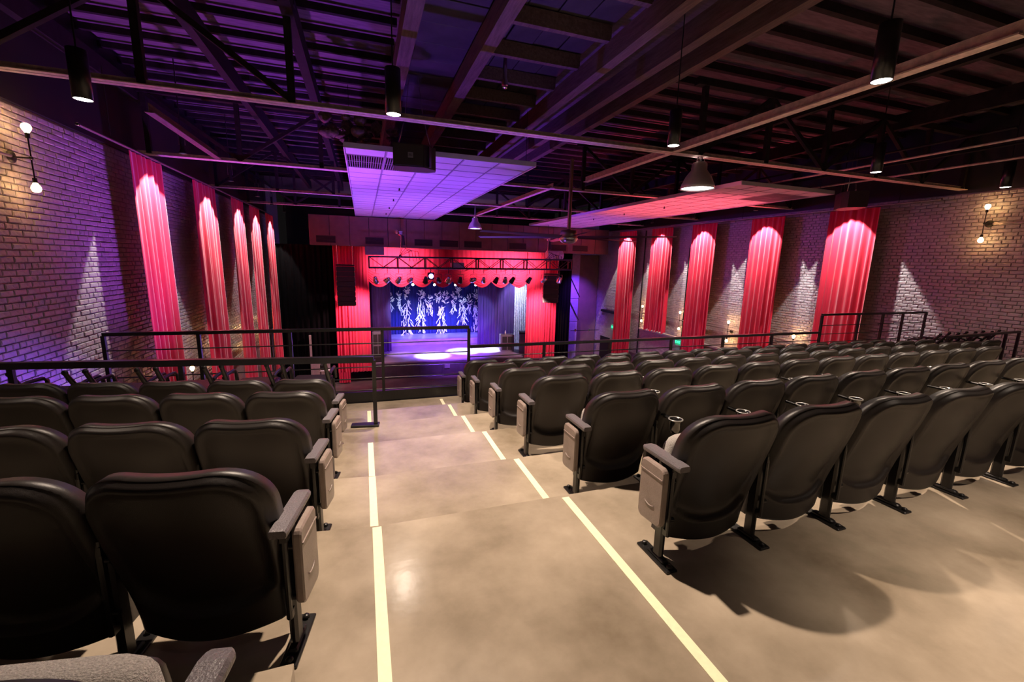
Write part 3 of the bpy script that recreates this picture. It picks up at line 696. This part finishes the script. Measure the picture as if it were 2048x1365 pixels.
high_bay('small distant bell-shaped high bay lamp in front of the stage', 3.85, 15.5, 2.52, 200, 0.9)

# ================================================================ ceiling clouds
def cloud(label, x0, x1, y0, y1, z, ncol, nrow, grille):
    t = thing('ceiling_cloud', label, 'ceiling panel', (x0, y0, z))
    W, D = x1-x0, y1-y0; cw, ch = W/ncol, D/nrow
    fr = MB()
    fr.bar((0, 0, 0.03), (W, 0, 0.03), 0.02, 0.09).bar((0, D, 0.03), (W, D, 0.03), 0.02, 0.09).bar((0, 0, 0.03), (0, D, 0.03), 0.02, 0.09).bar((W, 0, 0.03), (W, D, 0.03), 0.02, 0.09)
    fr.build('edge_frame', M_TGRID, t)
    g = MB()
    for i in range(1, ncol): g.bar((i*cw, 0, 0.012), (i*cw, D, 0.012), 0.025, 0.016)
    for j in range(1, nrow): g.bar((0, j*ch, 0.012), (W, j*ch, 0.012), 0.025, 0.016)
    g.build('tee_grid', mat('dark_grid_metal', (0.28, 0.26, 0.30), 0.6), t)  # tee grid is a darker grey than the edge frame
    tm = MB().cbox((0, 0, 0.018), (cw-0.034, ch-0.034, 0.02), 0.006).mesh('tile', M_TILE)
    gm = MB()
    for q in range(16): gm.box((-cw/2+cw*(q+0.5)/16, 0, 0.012), (cw/16*0.45, ch-0.03, 0.012))
    gm = gm.mesh('perforated_tile', M_GRILL)
    for j in range(nrow):
        for i in range(ncol):
            if (i, j) in grille: link('perforated_tile', gm, t, ((i+0.5)*cw, (j+0.5)*ch, 0), label='dark slotted grille tile')
            else: link('tile', tm, t, ((i+0.5)*cw, (j+0.5)*ch, R.uniform(-0.003, 0.003)))
    for a, b in ((0.1, 0.3), (W-0.1, 0.3), (0.1, D-0.3), (W-0.1, D-0.3), (W/2, D/2)):
        MB().tube([(a, b, 0.05), (a, b, 1.1)], 0.005, 6).build('hanger_wire', M_DARKST, t)
    for q in range(4): MB().tube([(W*0.35, D*(0.3+0.17*q), 0.0), (W*0.35, D*(0.3+0.17*q), -0.07)], [0.012, 0.028], 8).build('sprinkler_head', M_METAL, t)
cloud('violet-lit suspended ceiling of tiles in front of the stage', -0.24, 3.35, 8.5, 22.4, 3.30, 5, 23, {(0, 1), (0, 2), (1, 1), (1, 2)})
cloud('red-lit suspended ceiling of tiles over the right side', 8.25, 11.25, 8.1, 21.6, 3.28, 5, 22, {(4, 1), (4, 2), (3, 1), (3, 2)})

# ================================================================ flown speakers near the clouds
def text_mesh(body, size, material, parent, loc, rot, name='lettering', ext=0.002):
    c = bpy.data.curves.new('t', 'FONT'); c.body = body; c.size = size; c.extrude = ext; c.align_x = 'CENTER'; c.align_y = 'CENTER'
    o = bpy.data.objects.new('t', c); COL.objects.link(o); bpy.context.view_layer.update()
    me = bpy.data.meshes.new_from_object(o.evaluated_get(bpy.context.evaluated_depsgraph_get())); bpy.data.objects.remove(o, do_unlink=True)
    me.materials.clear(); me.materials.append(material)
    q = link(name, me, parent, loc); q.rotation_euler = rot; return q
def flown_speaker(label, loc, rz, w_, h_, d_, tilt=0.0):
    t = thing('hanging_speaker', label, 'speaker', loc, rz, 'flown house speakers')
    mb = MB().prism([(-w_/2, -d_/2), (w_*0.22, -d_/2), (w_/2, -d_*0.05), (w_/2, d_*0.3), (w_*0.3, d_/2), (-w_*0.3, d_/2), (-w_/2, d_*0.3)], 'Z', -h_/2, h_/2)
    mb.build('cabinet', M_SPK, t)
    g = MB().box((-w_*0.14, -d_/2-0.008, 0), (w_*0.66, 0.016, h_*0.90)); g.build('rear_panel', M_SPKG, t)
    p = MB().box((-w_*0.10, -d_/2-0.020, 0.0), (0.085, 0.008, 0.085)).build('badge', M_GREY, t)
    text_mesh('JBL', 0.045, M_BLACK, p, (-w_*0.10, -d_/2-0.026, 0), (PI/2, 0, 0))
    MB().box((w_*0.36, -d_*0.30, 0), (0.02, d_*0.3, h_*0.9), math.radians(-20)).build('side_handle', M_METAL, t)
    for s in (-1, 1):
        MB().tube([(s*w_*0.38, 0, h_/2), (s*w_*0.38, 0, h_/2+0.05)], 0.025, 8).build('eye_bolt', M_CHROME, t)
        MB().tube([(s*w_*0.38, 0, h_/2+0.04), (s*w_*0.30, 0, h_/2+0.22), (s*w_*0.20, 0.02, h_/2+0.55), (s*w_*0.1, 0.02, (4.38 if loc[0] < 5 else 5.03)-loc[2])], [0.012, 0.010, 0.006, 0.006], 6).build('hanging_cable', M_CHROME, t)
    return t
flown_speaker('black loudspeaker hung in front of the violet ceiling tiles', (0.90, 7.9, 3.09), math.radians(-6), 0.70, 0.36, 0.45)
flown_speaker('black loudspeaker hung at the right end of the red ceiling tiles', (11.55, 7.9, 3.10), math.radians(52), 0.75, 0.38, 0.5)
# loose items in the roof
tag(MB().tube([(2.35, 7.5, 4.90), (2.35, 7.5, 4.38)], 0.035, 10).tube([(2.35, 7.5, 4.38), (2.35, 7.5, 4.30)], 0.055, 12).ball((2.35, 7.5, 4.27), 0.045, 12, 8, 0.6).build('camera_dome', M_CHROME), 'small bright drop fitting on a black pipe between the timber beams', 'fitting')
ins = MB(); rr = random.Random(4)
for i in range(26):
    c = (-0.2+rr.uniform(-0.35, 0.9), 8.7+rr.uniform(-0.2, 0.4), 3.52+rr.uniform(-0.06, 0.28)); ins.ball(c, rr.uniform(0.05, 0.13), 7, 5, rr.uniform(0.4, 1.3))
ins.v = [(a+rr.uniform(-.02, .02), b+rr.uniform(-.02, .02), c_+rr.uniform(-.02, .02)) for a, b, c_ in ins.v]
tag(ins.build('insulation_bundle', M_INSUL, kind='stuff'), 'crumpled brown insulation and cables above the violet ceiling tiles', 'bundle')
tag(MB().tube([(0.42, 4.9, 4.30), (0.47, 4.9, 4.16), (0.42, 4.9, 4.08), (0.36, 4.9, 4.14)], 0.028, 8).build('pipe_hook', M_BRASS), 'bent tan hook hanging beside the central timber beam at the top edge', 'hook')

# ================================================================ ceiling fan
fan = thing('ceiling_fan', 'large ceiling fan with chrome hub on a long rod, right of the stage', 'fan', (4.88, 10.0, 1.98))
MB().tube([(0, 0, 0.15), (0, 0, 1.9)], 0.045, 12).build('drop_rod', M_BRASS, fan)
MB().lathe([(0.05, 0.26), (0.10, 0.24), (0.20, 0.22), (0.22, 0.10), (0.21, 0.03)], (0, 0, 0), 24).build('motor_housing', M_BRASS, fan)
MB().lathe([(0.235, 0.04), (0.235, 0.02), (0.20, -0.05), (0.12, -0.10), (0.0005, -0.115)], (0, 0, 0), 28).build('chrome_bowl', M_CHROME, fan)
for k in range(6):
    a = 2*PI*k/6+0.28; ca, sa = math.cos(a), math.sin(a)
    bl = MB().grid(lambda u, v, ca=ca, sa=sa: ((0.24+2.3*u)*ca-(v-0.5)*0.12*sa, (0.24+2.3*u)*sa+(v-0.5)*0.12*ca, 0.06+(v-0.5)*0.06*(1-0.5*u)), 8, 2)
    bl.grid(lambda u, v, ca=ca, sa=sa: ((0.24+2.3*u)*ca-(v-0.5)*0.12*sa, (0.24+2.3*u)*sa+(v-0.5)*0.12*ca, 0.068+(v-0.5)*0.06*(1-0.5*u)), 8, 2, flip=True)
    bl.build('blade', mat('fan_blade_metal', (0.10, 0.07, 0.075), 0.4), fan)

# ================================================================ FRONT OF HOUSE: soffit, drapes, stage
sof = thing('duct_soffit', 'long dark duct box with vents across the stage end', 'duct', (0, 22.2, 0))
for i in range(18):
    x = -2.25+i*0.86
    MB().cbox((x+0.43, 0, 2.60), (0.845, 0.55, 1.35), 0.012).build('panel', M_SOFF, sof)
for a, b in ((-1.98, -1.13), (0.14, 1.0), (2.41, 3.31), (3.63, 4.59), (4.87, 5.81), (7.27, 8.25), (9.64, 10.6), (10.95, 11.9)):
    v = MB().box(((a+b)/2, -0.283, 2.20), (b-a, 0.02, 0.34)).build('vent_grille', M_BLACK, sof)
    f = MB(); z0, z1 = 2.03, 2.37
    f.bar((a, -0.30, z0), (b, -0.30, z0), 0.02, 0.03).bar((a, -0.30, z1), (b, -0.30, z1), 0.02, 0.03).bar((a, -0.30, z0), (a, -0.30, z1), 0.03, 0.02).bar((b, -0.30, z0), (b, -0.30, z1), 0.03, 0.02)
    f.build('vent_frame', M_SOFF, v)
    f = MB()
    for q in range(5): f.box(((a+b)/2, -0.296, z0+0.055+q*0.058), (b-a-0.03, 0.012, 0.012))
    f.build('slats', M_VENT, v, kind='stuff')
tag(MB().cbox((0.55, 21.86, 1.74), (0.86, 0.30, 0.40), 0.02).build('projector_screen_case', M_GREY), 'pale grey box hanging under the soffit above the left red curtain', 'box')
tag(MB().tube([(9.35, 21.7, 1.78), (10.25, 21.7, 1.78)], 0.24, 18).build('round_duct', M_BEIGE), 'short pale round duct under the soffit above the right red curtain', 'duct')
# side blackouts
drape('black_curtain', 'black curtain left of the stage by the far left corner', 'curtain', (-4.2, 23.15), (-1.38, 23.0), 1.95, -4.85, 12, 0.05, M_BLKD, 51)
drape('black_curtain', 'black curtain right of the red stage curtain', 'curtain', (10.50, 22.9), (11.55, 23.0), 1.95, -4.85, 6, 0.05, M_BLKD, 52)
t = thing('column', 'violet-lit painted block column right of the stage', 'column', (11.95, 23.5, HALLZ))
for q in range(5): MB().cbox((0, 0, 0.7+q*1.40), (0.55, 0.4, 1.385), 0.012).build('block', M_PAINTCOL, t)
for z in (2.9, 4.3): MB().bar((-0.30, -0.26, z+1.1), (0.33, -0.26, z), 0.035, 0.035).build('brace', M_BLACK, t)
tag(MB().box((12.93, 23.6, -1.5), (1.30, 0.2, 6.8)).build('backdrop_flat', M_SOFF), 'tall dark flat beside the violet column at the right corner', 'panel')
# red legs and valance
drape('stage_curtain', 'red stage curtain at the left side of the stage, behind the left speaker stack', 'curtain', (-1.35, 22.75), (0.26, 22.75), 1.93, -4.35, 11, 0.05, M_VELVS, 61, 'red stage curtains')
drape('stage_curtain', 'red stage curtain at the right side of the stage, behind the right speaker stack', 'curtain', (8.68, 22.75), (10.50, 22.75), 1.93, -4.35, 11, 0.05, M_VELVS, 62, 'red stage curtains')
drape('stage_curtain', 'narrow strip of red curtain reaching the hall floor left of the stage', 'curtain', (-1.33, 22.6), (-0.78, 22.6), -4.3, -4.85, 5, 0.03, M_VELVS, 63, 'red stage curtains')
val = thing('valance', 'red swagged valance with scalloped hem across the top of the stage', 'curtain', (0, 22.9, 0))
drape('pleated_panel', None, None, (0.2, 0.10), (8.75, 0.10), 1.93, 0.62, 34, 0.045, M_VELVS, 64, parent=val)
NS = 8; sw = 8.5/NS
for i in range(NS):
    x0 = 0.22+i*sw
    def f(u, v, x0=x0, i=i):
        x = x0-0.06+(sw+0.12)*u; s = 4*u*(1-u)
        ztop = 1.05-0.22*s; zb_ = 0.42-0.42*s
        z = ztop+(zb_-ztop)*v
        y = -0.05-0.10*s*(0.3+v*0.7)-0.035*math.sin(v*2*PI*6+u*0.5)*(0.4+0.6*s)-0.01*i % 2*0
        return (x, y, z)
    MB().grid(f, 12, 40, flip=True).build('swag', M_VELVS, val)
    MB().tube([(x0-0.06+(sw+0.12)*u/12, -0.07-0.10*4*(u/12)*(1-u/12), 0.42-0.42*4*(u/12)*(1-u/12)-0.02) for u in range(13)], 0.022, 6).build('fringe', M_VELVS, val)
# stage box
stg = MB().prism([(23.0, HALLZ), (30.8, HALLZ), (30.8, STZ), (23.0, STZ)], 'X', 0.30, 10.4)
tag(stg.build('stage', M_STAGE), 'raised stage platform lit violet with bright pools', 'stage')
t = tag(MB().box((5.2, 22.97, (HALLZ+STZ)/2-0.02), (9.9, 0.05, STZ-HALLZ-0.10)).build('stage_fascia', M_FASC), 'dark panel covering the front face of the stage', 'panel')
for q in range(8): MB().box((0.9+q*1.2, 22.94, -4.45), (1.15, 0.02, 0.72)).build('fascia_panel', M_FASC, t)
MB().box((4.2, 22.92, -4.35), (0.30, 0.03, 0.22)).build('socket_box', M_GREY, t)
tag(MB().cbox((4.45, 28.4, STZ+0.19), (6.15, 2.2, 0.38), 0.01).build('stage_riser', M_STAGE), 'low violet riser across the back of the stage', 'platform')
# stage drapes
drape('backdrop_curtain', 'blue-lit pleated backdrop curtain at the back of the stage', 'curtain', (0.9, 29.65), (8.2, 29.65), 1.6, STZ+0.02, 34, 0.07, M_BLUD, 71)
drape('stage_drape', 'purple drape at the left side of the stage interior', 'curtain', (0.18, 25.3), (1.45, 25.9), 1.6, STZ+0.01, 9, 0.06, M_PURD, 72, 'purple stage drapes')
drape('stage_drape', 'wide purple drape at the right side of the stage interior', 'curtain', (6.9, 26.9), (8.95, 25.6), 1.6, STZ+0.01, 13, 0.07, M_PURD, 73, 'purple stage drapes')
drape('textured_drape', 'silvery white textured drape beside the right red stage curtain', 'curtain', (8.93, 25.55), (10.1, 25.4), 1.6, STZ+0.01, 10, 0.05, M_WHTD, 74)
drape('black_curtain', 'black masking curtain offstage left behind the red curtain', 'curtain', (-1.4, 25.0), (0.2, 25.2), 1.6, HALLZ+0.05, 7, 0.05, M_BLKD, 75)
# white figures of short strokes standing before the backdrop
def figure(cx_, hz, rx, rz_, n_head, body, label, seed):
    r = random.Random(seed); y0 = 29.30
    def stroke(mb, x, z, a, L, wd):
        dx, dz = math.sin(a)*L/2, math.cos(a)*L/2; bx_, bz_ = r.uniform(-0.02, 0.02), 0
        mb.bar((x-dx, y0, z-dz), (x+bx_, y0-0.004, z), wd, 0.01 if False else wd); mb.bar((x+bx_, y0-0.004, z), (x+dx, y0, z+dz), wd, wd)
    t = thing('stroke_figure', label, 'artwork', (0, 0, 0), 0, 'white stroke figures before the backdrop')
    mb = MB()
    for i in range(int(n_head*0.8)):
        for _ in range(20):
            u, v = r.uniform(-1, 1), r.uniform(-1, 1)
            if u*u+v*v < 1: break
        a = (PI/2-0.7 if u > 0 else PI/2+0.7)+r.uniform(-0.5, 0.5) if abs(v) < 0.7 else r.uniform(-0.4, 0.4)
        stroke(mb, cx_+u*rx, hz+v*rz_, a, r.uniform(0.13, 0.25), 0.030)
    mb.build('head_strokes', M_STRK, t, kind='stuff')
    if body:
        zt, zb, bw, nb = body; mb = MB()
        for i in range(nb):
            v = r.random(); z = zt+(zb-zt)*v; wv = bw*(0.45+0.6*v) if v < 0.6 else bw*(1.0-0.3*(v-0.6))
            x = cx_+r.uniform(-1, 1)*wv
            if v > 0.55 and abs(x-cx_) < 0.1*bw: x += 0.15
            a = (x-cx_)/bw*-0.45+r.choice((-0.35, 0.0, 0.3))+r.uniform(-0.15, 0.15)
            stroke(mb, x, z, a, r.uniform(0.20, 0.48), 0.026)
        mb.build('body_strokes', M_STRK, t, kind='stuff')
def zz(py): return -0.809-(py-430)/600*3.04          # crop rows read off the photograph -> metres
def xx(px): return 1.401+(px-218)/1232*6.355
FG = [(262, 500, 38, 72, 26, (590, 690, 40, 14), 'farthest left white stroke figure, short'), (372, 485, 32, 62, 20, (560, 700, 36, 16), 'slim white stroke figure, second from the left'),
      (465, 430, 36, 85, 30, (540, 1010, 80, 62), 'tall white stroke figure under the second blue beam'), (645, 460, 44, 82, 32, (560, 960, 75, 60), 'wide-skirted white stroke figure left of centre'),
      (758, 545, 60, 75, 36, (600, 720, 55, 18), 'leaning white stroke figure without legs, left of the centre pair'), (866, 485, 42, 75, 32, None, 'round white stroke head, left one of the centre pair'),
      (970, 500, 45, 95, 34, None, 'round white stroke head, right one of the centre pair'), (915, 640, 40, 30, 10, (620, 990, 75, 66), 'white stroke body with legs below the centre pair of heads'),
      (1075, 520, 36, 90, 26, (600, 700, 36, 12), 'slim white stroke figure right of the centre pair'), (1135, 410, 34, 78, 28, None, 'highest white stroke head, right of centre'),
      (1190, 540, 45, 70, 24, (600, 860, 65, 34), 'leaning white stroke figure below the highest head'), (1282, 540, 50, 85, 28, (600, 700, 45, 12), 'white stroke figure second from the right'),
      (1380, 480, 46, 90, 32, (610, 985, 60, 56), 'farthest right white stroke figure with white feet')]
for i, (a, b, c, d, n, bd, lab) in enumerate(FG):
    sx = 6.355/1232
    figure(xx(a), zz(b), c*sx, d*sx, n, None if bd is None else (zz(bd[0]), zz(bd[1]), bd[2]*sx, bd[3]), lab, 100+i)
for x, lab in ((2.32, 'pair of small white feet on the riser under the tall left figure'), (7.62, 'pair of small white feet on the riser under the farthest right figure'), (1.5, 'small white foot on the riser at the left end')):
    tag(MB().cbox((x, 29.0, STZ+0.405), (0.22, 0.10, 0.05), 0.02).build('figure_base', M_STRK), lab, 'base')

# truss with lamps
TRY = 21.0
tr = thing('lighting_truss', 'long black box truss hung in front of the stage', 'truss', (0, TRY, 0))
for y in (-0.22, 0.22):
    for z in (0.96, 1.46): MB().tube([(0.25, y, z), (10.42, y, z+0.09)], 0.040, 8).build('chord', M_METAL, tr)
for q in range(9):
    x = 0.27+q*1.268; dz = 0.09*(x/10.4)
    for y in (-0.22, 0.22): MB().bar((x, y, 0.96+dz), (x, y, 1.46+dz), 0.055, 0.055).build('upright', M_METAL, tr)
    MB().bar((x, -0.22, 0.96+dz), (x, 0.22, 0.96+dz), 0.03, 0.03).build('cross_bar', M_METAL, tr)
    if q < 8:
        for y in (-0.22, 0.22):
            xm = x+0.634
            MB().bar((x+0.03, y, 1.44+dz), (xm, y, 0.99+dz), 0.028, 0.028).build('diagonal', M_METAL, tr)
            MB().bar((xm, y, 0.99+dz), (x+1.24, y, 1.44+dz), 0.028, 0.028).build('diagonal', M_METAL, tr)
for x in (1.70, 9.10): MB().bar((x, -0.25, 1.49+0.009*x), (x, 0.25, 1.49+0.009*x), 0.06, 0.06).build('pickup_bar', M_METAL, tr)
def par(label, x, z, style, yaw_, tilt):
    t = thing('stage_lamp', label, 'light', (x, TRY-0.22, z), 0, 'stage lamps under the truss')
    MB().tube([(0, 0, 0.30), (0, 0, 0.60)], 0.014, 6).build('clamp', M_METAL, t)
    d = Vector((math.sin(yaw_)*math.cos(tilt), math.cos(yaw_)*math.cos(tilt), -math.sin(tilt)))
    MB().tube([(-0.15, 0, 0.0), (-0.15, 0, 0.26), (0.15, 0, 0.26), (0.15, 0, 0.0)], 0.010, 6).build('yoke', M_CHROME if style else M_METAL, t)
    MB().lathe([(0.0005, -0.16), (0.075, -0.15), (0.10, -0.08), (0.125, 0.10), (0.135, 0.16), (0.12, 0.16), (0.11, 0.10)], (0, 0, 0), 16, d).build('housing', M_CHROME if style else M_METAL, t)
PX = [(0.53, 1), (1.06, 1), (1.56, 1), (2.09, 1), (2.79, 0), (3.40, 0), (3.87, 1), (4.45, 0), (5.12, 1), (5.63, 1), (6.28, 0), (6.75, 1), (7.13, 0), (8.03, 0), (8.87, 1), (9.73, 1)]
for i, (x, s) in enumerate(PX):
    par(('bright chrome' if s else 'black')+' stage lamp under the truss, '+ORD[i]+' from the left', x, 0.42+0.09*x/10, s, R.uniform(-0.6, 0.6), R.uniform(0.2, 1.0))
t = thing('moving_head_lamp', 'stage lamp glowing violet below the left half of the truss', 'light', (3.05, TRY-0.1, 0.62))
MB().cbox((0, 0, 0), (0.30, 0.26, 0.34), 0.03).build('housing', M_BLACK, t)
MB().lathe([(0.0005, 0), (0.10, 0), (0.12, -0.02)], (0, -0.145, 0), 16, Vector((0, -1, 0))).build('lens', M_VIOL, t)
MB().tube([(0, 0, 0.15), (0, 0, 0.36)], 0.02, 6).build('clamp', M_METAL, t)
t = thing('projector', 'pale projector held in the middle of the truss', 'projector', (4.35, TRY, 1.16))
MB().cbox((0, 0, 0), (0.62, 0.42, 0.24), 0.03).build('case', M_GREY, t)
MB().lathe([(0.05, 0), (0.055, 0.05), (0.04, 0.05)], (0.1, 0.2, 0), 12, Vector((0, 1, 0))).build('lens_barrel', M_BLACK, t)
bar2 = thing('lamp_bar', 'rear lamp bar above the back of the stage', 'bar', (0, 27.2, 0))
MB().tube([(1.6, 0, 0.10), (8.0, 0, 0.10)], 0.025, 8).build('pipe', M_METAL, bar2)
for x in (2.0, 4.8, 7.6): MB().tube([(x, 0, 0.10), (x, 0, 1.9)], 0.012, 6).build('hanger', M_METAL, bar2)
for i in range(8):
    x = 2.2+i*0.66
    t = thing('backlight_lamp', 'small bright lamp on the rear stage bar, '+ORD[i]+' from the left', 'light', (x, 27.2, -0.16), 0, 'bright lamps on the rear stage bar')
    MB().lathe([(0.0005, 0.16), (0.07, 0.14), (0.11, -0.02), (0.10, -0.02)], (0, 0, 0), 14).build('housing', M_BLACK, t)
    MB().lathe([(0.0005, -0.015), (0.098, -0.015)], (0, -0.0, 0), 14).build('lens', M_STGL, t)
    MB().lathe([(0.0005, 0.0), (0.08, 0.0)], (0, -0.09, 0.01), 14, Vector((0, -1, -0.5))).build('front_lens', M_STGL, t)
    MB().tube([(0, 0, 0.14), (0, 0, 0.26)], 0.012, 6).build('clamp', M_METAL, t)
# chain hoists
for x, z, lab in ((1.70, 2.55, 'left chain hoist hanging under the violet ceiling tiles'), (9.10, 2.60, 'right chain hoist hanging under the red ceiling tiles')):
    t = thing('chain_hoist', lab, 'hoist', (x, TRY, z), 0, 'chain hoists')
    MB().cbox((0, 0, 0), (0.22, 0.22, 0.20), 0.04).build('motor', M_CHROME, t)
    MB().ball((-0.18, 0, 0.06), 0.09, 12, 8).build('chain_pulley', M_BRASS, t)
    MB().tube([(0.10, 0, -0.1), (0.12, 0, -0.55)], [0.05, 0.09], 10).build('chain_bag', M_BLACK, t)
    MB().tube([(0, 0, -0.1), (0, 0, 1.48-z)], 0.016, 6).build('chain', M_CHROME, t)
    MB().tube([(0, 0, 0.1), (0, 0, 0.68)], 0.012, 6).build('suspension', M_METAL, t)
    cb = MB()
    for k in range(4): cb.tube([(-0.1, 0, 1.50-z), (0.1+0.12*k, 0, 1.95-z-0.06*k), (0.35+0.14*k, 0, 1.75-z), (0.40+0.16*k, 0, 1.30-z)], 0.014, 6)
    cb.build('cable_loops', M_BLACK, t)
# line arrays
def line_array(label, x, z0, n, w_, h_, yaw_, curve, m):
    t = thing('line_array', label, 'speaker', (x*1.03-0.0*x, 21.45, z0), yaw_, 'line array speakers')
    y, z, a = 0.0, 0.0, 0.0
    for i in range(n):
        c = Vector((0, y+0.0, z-h_/2))
        bx_ = MB().prism([(0.0, -h_/2), (0.50, -h_*0.36), (0.50, h_*0.36), (0.0, h_/2)], 'X', -w_/2, w_/2)
        mt = Matrix.Rotation(a, 3, 'X'); bx_.v = [tuple(c+mt @ Vector(p)) for p in bx_.v]
        b = bx_.build('cabinet', m, t)
        g = MB().box((0, -0.012, 0), (w_*0.94, 0.02, h_*0.86)); g.v = [tuple(c+mt @ Vector(p)) for p in g.v]; g.build('grille', M_SPKG, b)
        for s in (-1, 1):
            h = MB().box((s*(w_/2+0.012), 0.06, 0), (0.03, 0.05, h_*0.7)); h.v = [tuple(c+mt @ Vector(p)) for p in h.v]; h.build('rigging_plate', M_CHROME, b)
        z -= h_*1.02*math.cos(a); y += h_*math.sin(a)*1.0; a += curve
    MB().cbox((0, 0.2, 0.06), (w_*1.05, 0.5, 0.06), 0.01).build('fly_frame', M_METAL, t)
    for s in (-1, 1): MB().tube([(s*w_*0.42, 0.0, 0.08), (s*w_*0.44, 0.0, 1.95-z0)], 0.014, 6).build('sling', M_CHROME, t)
line_array('black line array speaker stack hung left of the stage', -0.74, 0.98, 8, 0.76, 0.225, 0.0, 0.012, M_SPK)
line_array('brown-lit line array speaker stack hung right of the stage', 9.30, 0.72, 6, 0.80, 0.245, math.radians(-16), 0.035, M_ARR)
# stage equipment
def cab(label, x, y, w_, d_, h_, rz, z=STZ, m=M_SPK, split=True):
    t = thing('speaker_cabinet', label, 'speaker', (x, y, z), rz)
    MB().cbox((0, 0, h_/2), (w_, d_, h_), 0.02).build('cabinet', m, t)
    if split:
        for s in (-1, 1):
            for q in (0.28, 0.72): MB().box((s*w_*0.2, -d_/2-0.006, h_*q), (w_*0.34, 0.012, h_*0.38)).build('grille', M_SPKG, t)
    else: MB().box((0, -d_/2-0.006, h_*0.5), (w_*0.84, 0.012, h_*0.84)).build('grille', M_SPKG, t)
cab('speaker cabinet at the left edge of the stage', 0.62, 24.4, 0.62, 0.5, 1.45, 0.05, m=M_GREY)
cab('low black stage monitor at the front left corner of the stage', 0.55, 23.35, 0.45, 0.4, 0.30, 0.1, split=False, m=M_BLACK)
cab('purple-lit speaker cabinet near the right end of the stage', 8.2, 24.7, 0.85, 0.55, 1.0, -0.15, m=M_GREY)
tag(MB().lathe([(0.0005, 0), (0.04, 0.0), (0.04, 0.15), (0.015, 0.20), (0.015, 0.25), (0.0005, 0.25)], (8.1, 24.7, STZ+1.0), 12).build('bottle', M_STRK), 'white bottle standing on the right stage speaker cabinet', 'bottle')
t = thing('equipment_rack', 'tall pale equipment rack behind the right red stage curtain edge', 'rack', (9.05, 24.0, STZ), -0.3)
MB().cbox((0, 0, 0.58), (0.55, 0.6, 1.16), 0.02).build('case', M_GREY, t)
MB().box((0.02, 0, 1.22), (0.62, 0.62, 0.08)).build('lid', M_BLACK, t)
t = thing('stage_stairs', 'dark steps down from the right end of the stage', 'stairs', (9.6, 22.6, HALLZ))
for q in range(4): MB().box((0, 0.02+0.0*q-0.26*(3-q)*0.6, 0.1+0.2*q), (1.0, 0.2, 0.2)).build('tread', M_FASC, t)
# doorway and cart left of the stage
t = thing('side_doorway', 'lit side opening in the black curtain left of the stage', 'doorway', (-2.15, 22.85, HALLZ))
MB().box((-0.42, 0, 1.25), (0.09, 0.12, 2.5)).build('post', M_BEIGE, t)
MB().box((0.02, 0.06, 0.55), (0.80, 0.04, 1.1)).build('panel', M_BEIGE, t)
t = thing('equipment_cart', 'grey cart with black and white parts in the side opening left of the stage', 'cart', (-1.92, 22.45, HALLZ))
MB().cbox((0, 0, 0.35), (0.5, 0.4, 0.06), 0.01).build('shelf', M_STRK, t); MB().cbox((0, 0, 0.80), (0.5, 0.4, 0.05), 0.01).build('shelf', M_STRK, t)
MB().cbox((-0.1, 0, 0.98), (0.26, 0.3, 0.24), 0.02).build('console', M_SPK, t)
for sx_ in (-0.23, 0.23):
    for sy_ in (-0.18, 0.18): MB().tube([(sx_, sy_, 0.02), (sx_, sy_, 0.85)], 0.018, 6).build('leg', M_CHROME, t)
# exit signs
for y, z, lab in ((21.30, -2.17, 'green lit exit sign on the right wall by the stage'), (15.84, -2.03, 'green lit exit sign low on the right wall before the short curtain')):
    t = thing('exit_sign', lab, 'sign', (XR-0.12, y, z))
    MB().cbox((0, 0, 0), (0.06, 0.42, 0.30), 0.01).build('housing', M_BEIGE, t)
    MB().box((-0.034, 0, 0), (0.008, 0.38, 0.26)).build('sign_face', mat('exit_face', (0.02, 0.10, 0.05), 0.4, emit=0.5, ecol=(0.02, 0.5, 0.25)), t)
    text_mesh('EXIT', 0.17, M_EXIT, t, (-0.042, 0, 0), (PI/2, 0, -PI/2))
    point('exit_glow', (XR-0.32, y, z-0.05), 2.0, (0.05, 1.0, 0.4), 0.08)
# lower right wall door by the exit sign
t = MB().box((XR-0.03, 22.3, -3.9), (0.06, 1.0, 2.0)).build('door_1', M_BLACK, kind='structure')
tag(MB().box((XR-0.10, 22.0, -1.35), (0.14, 1.5, 0.14)).build('wall_shelf', M_BLACK), 'dark rail bracket on the right wall near the stage corner', 'bracket')
t = thing('light_bar', 'dark pipe with clamps low beside the right corner of the stage', 'bar', (11.5, 22.7, -2.55))
MB().tube([(0, 0, 0), (1.9, 0, 0)], 0.02, 6).build('pipe', M_BLACK, t)
for x in (0.3, 1.2): MB().cbox((x, -0.03, 0.03), (0.10, 0.08, 0.16), 0.02).build('clamp', M_CHROME, t)
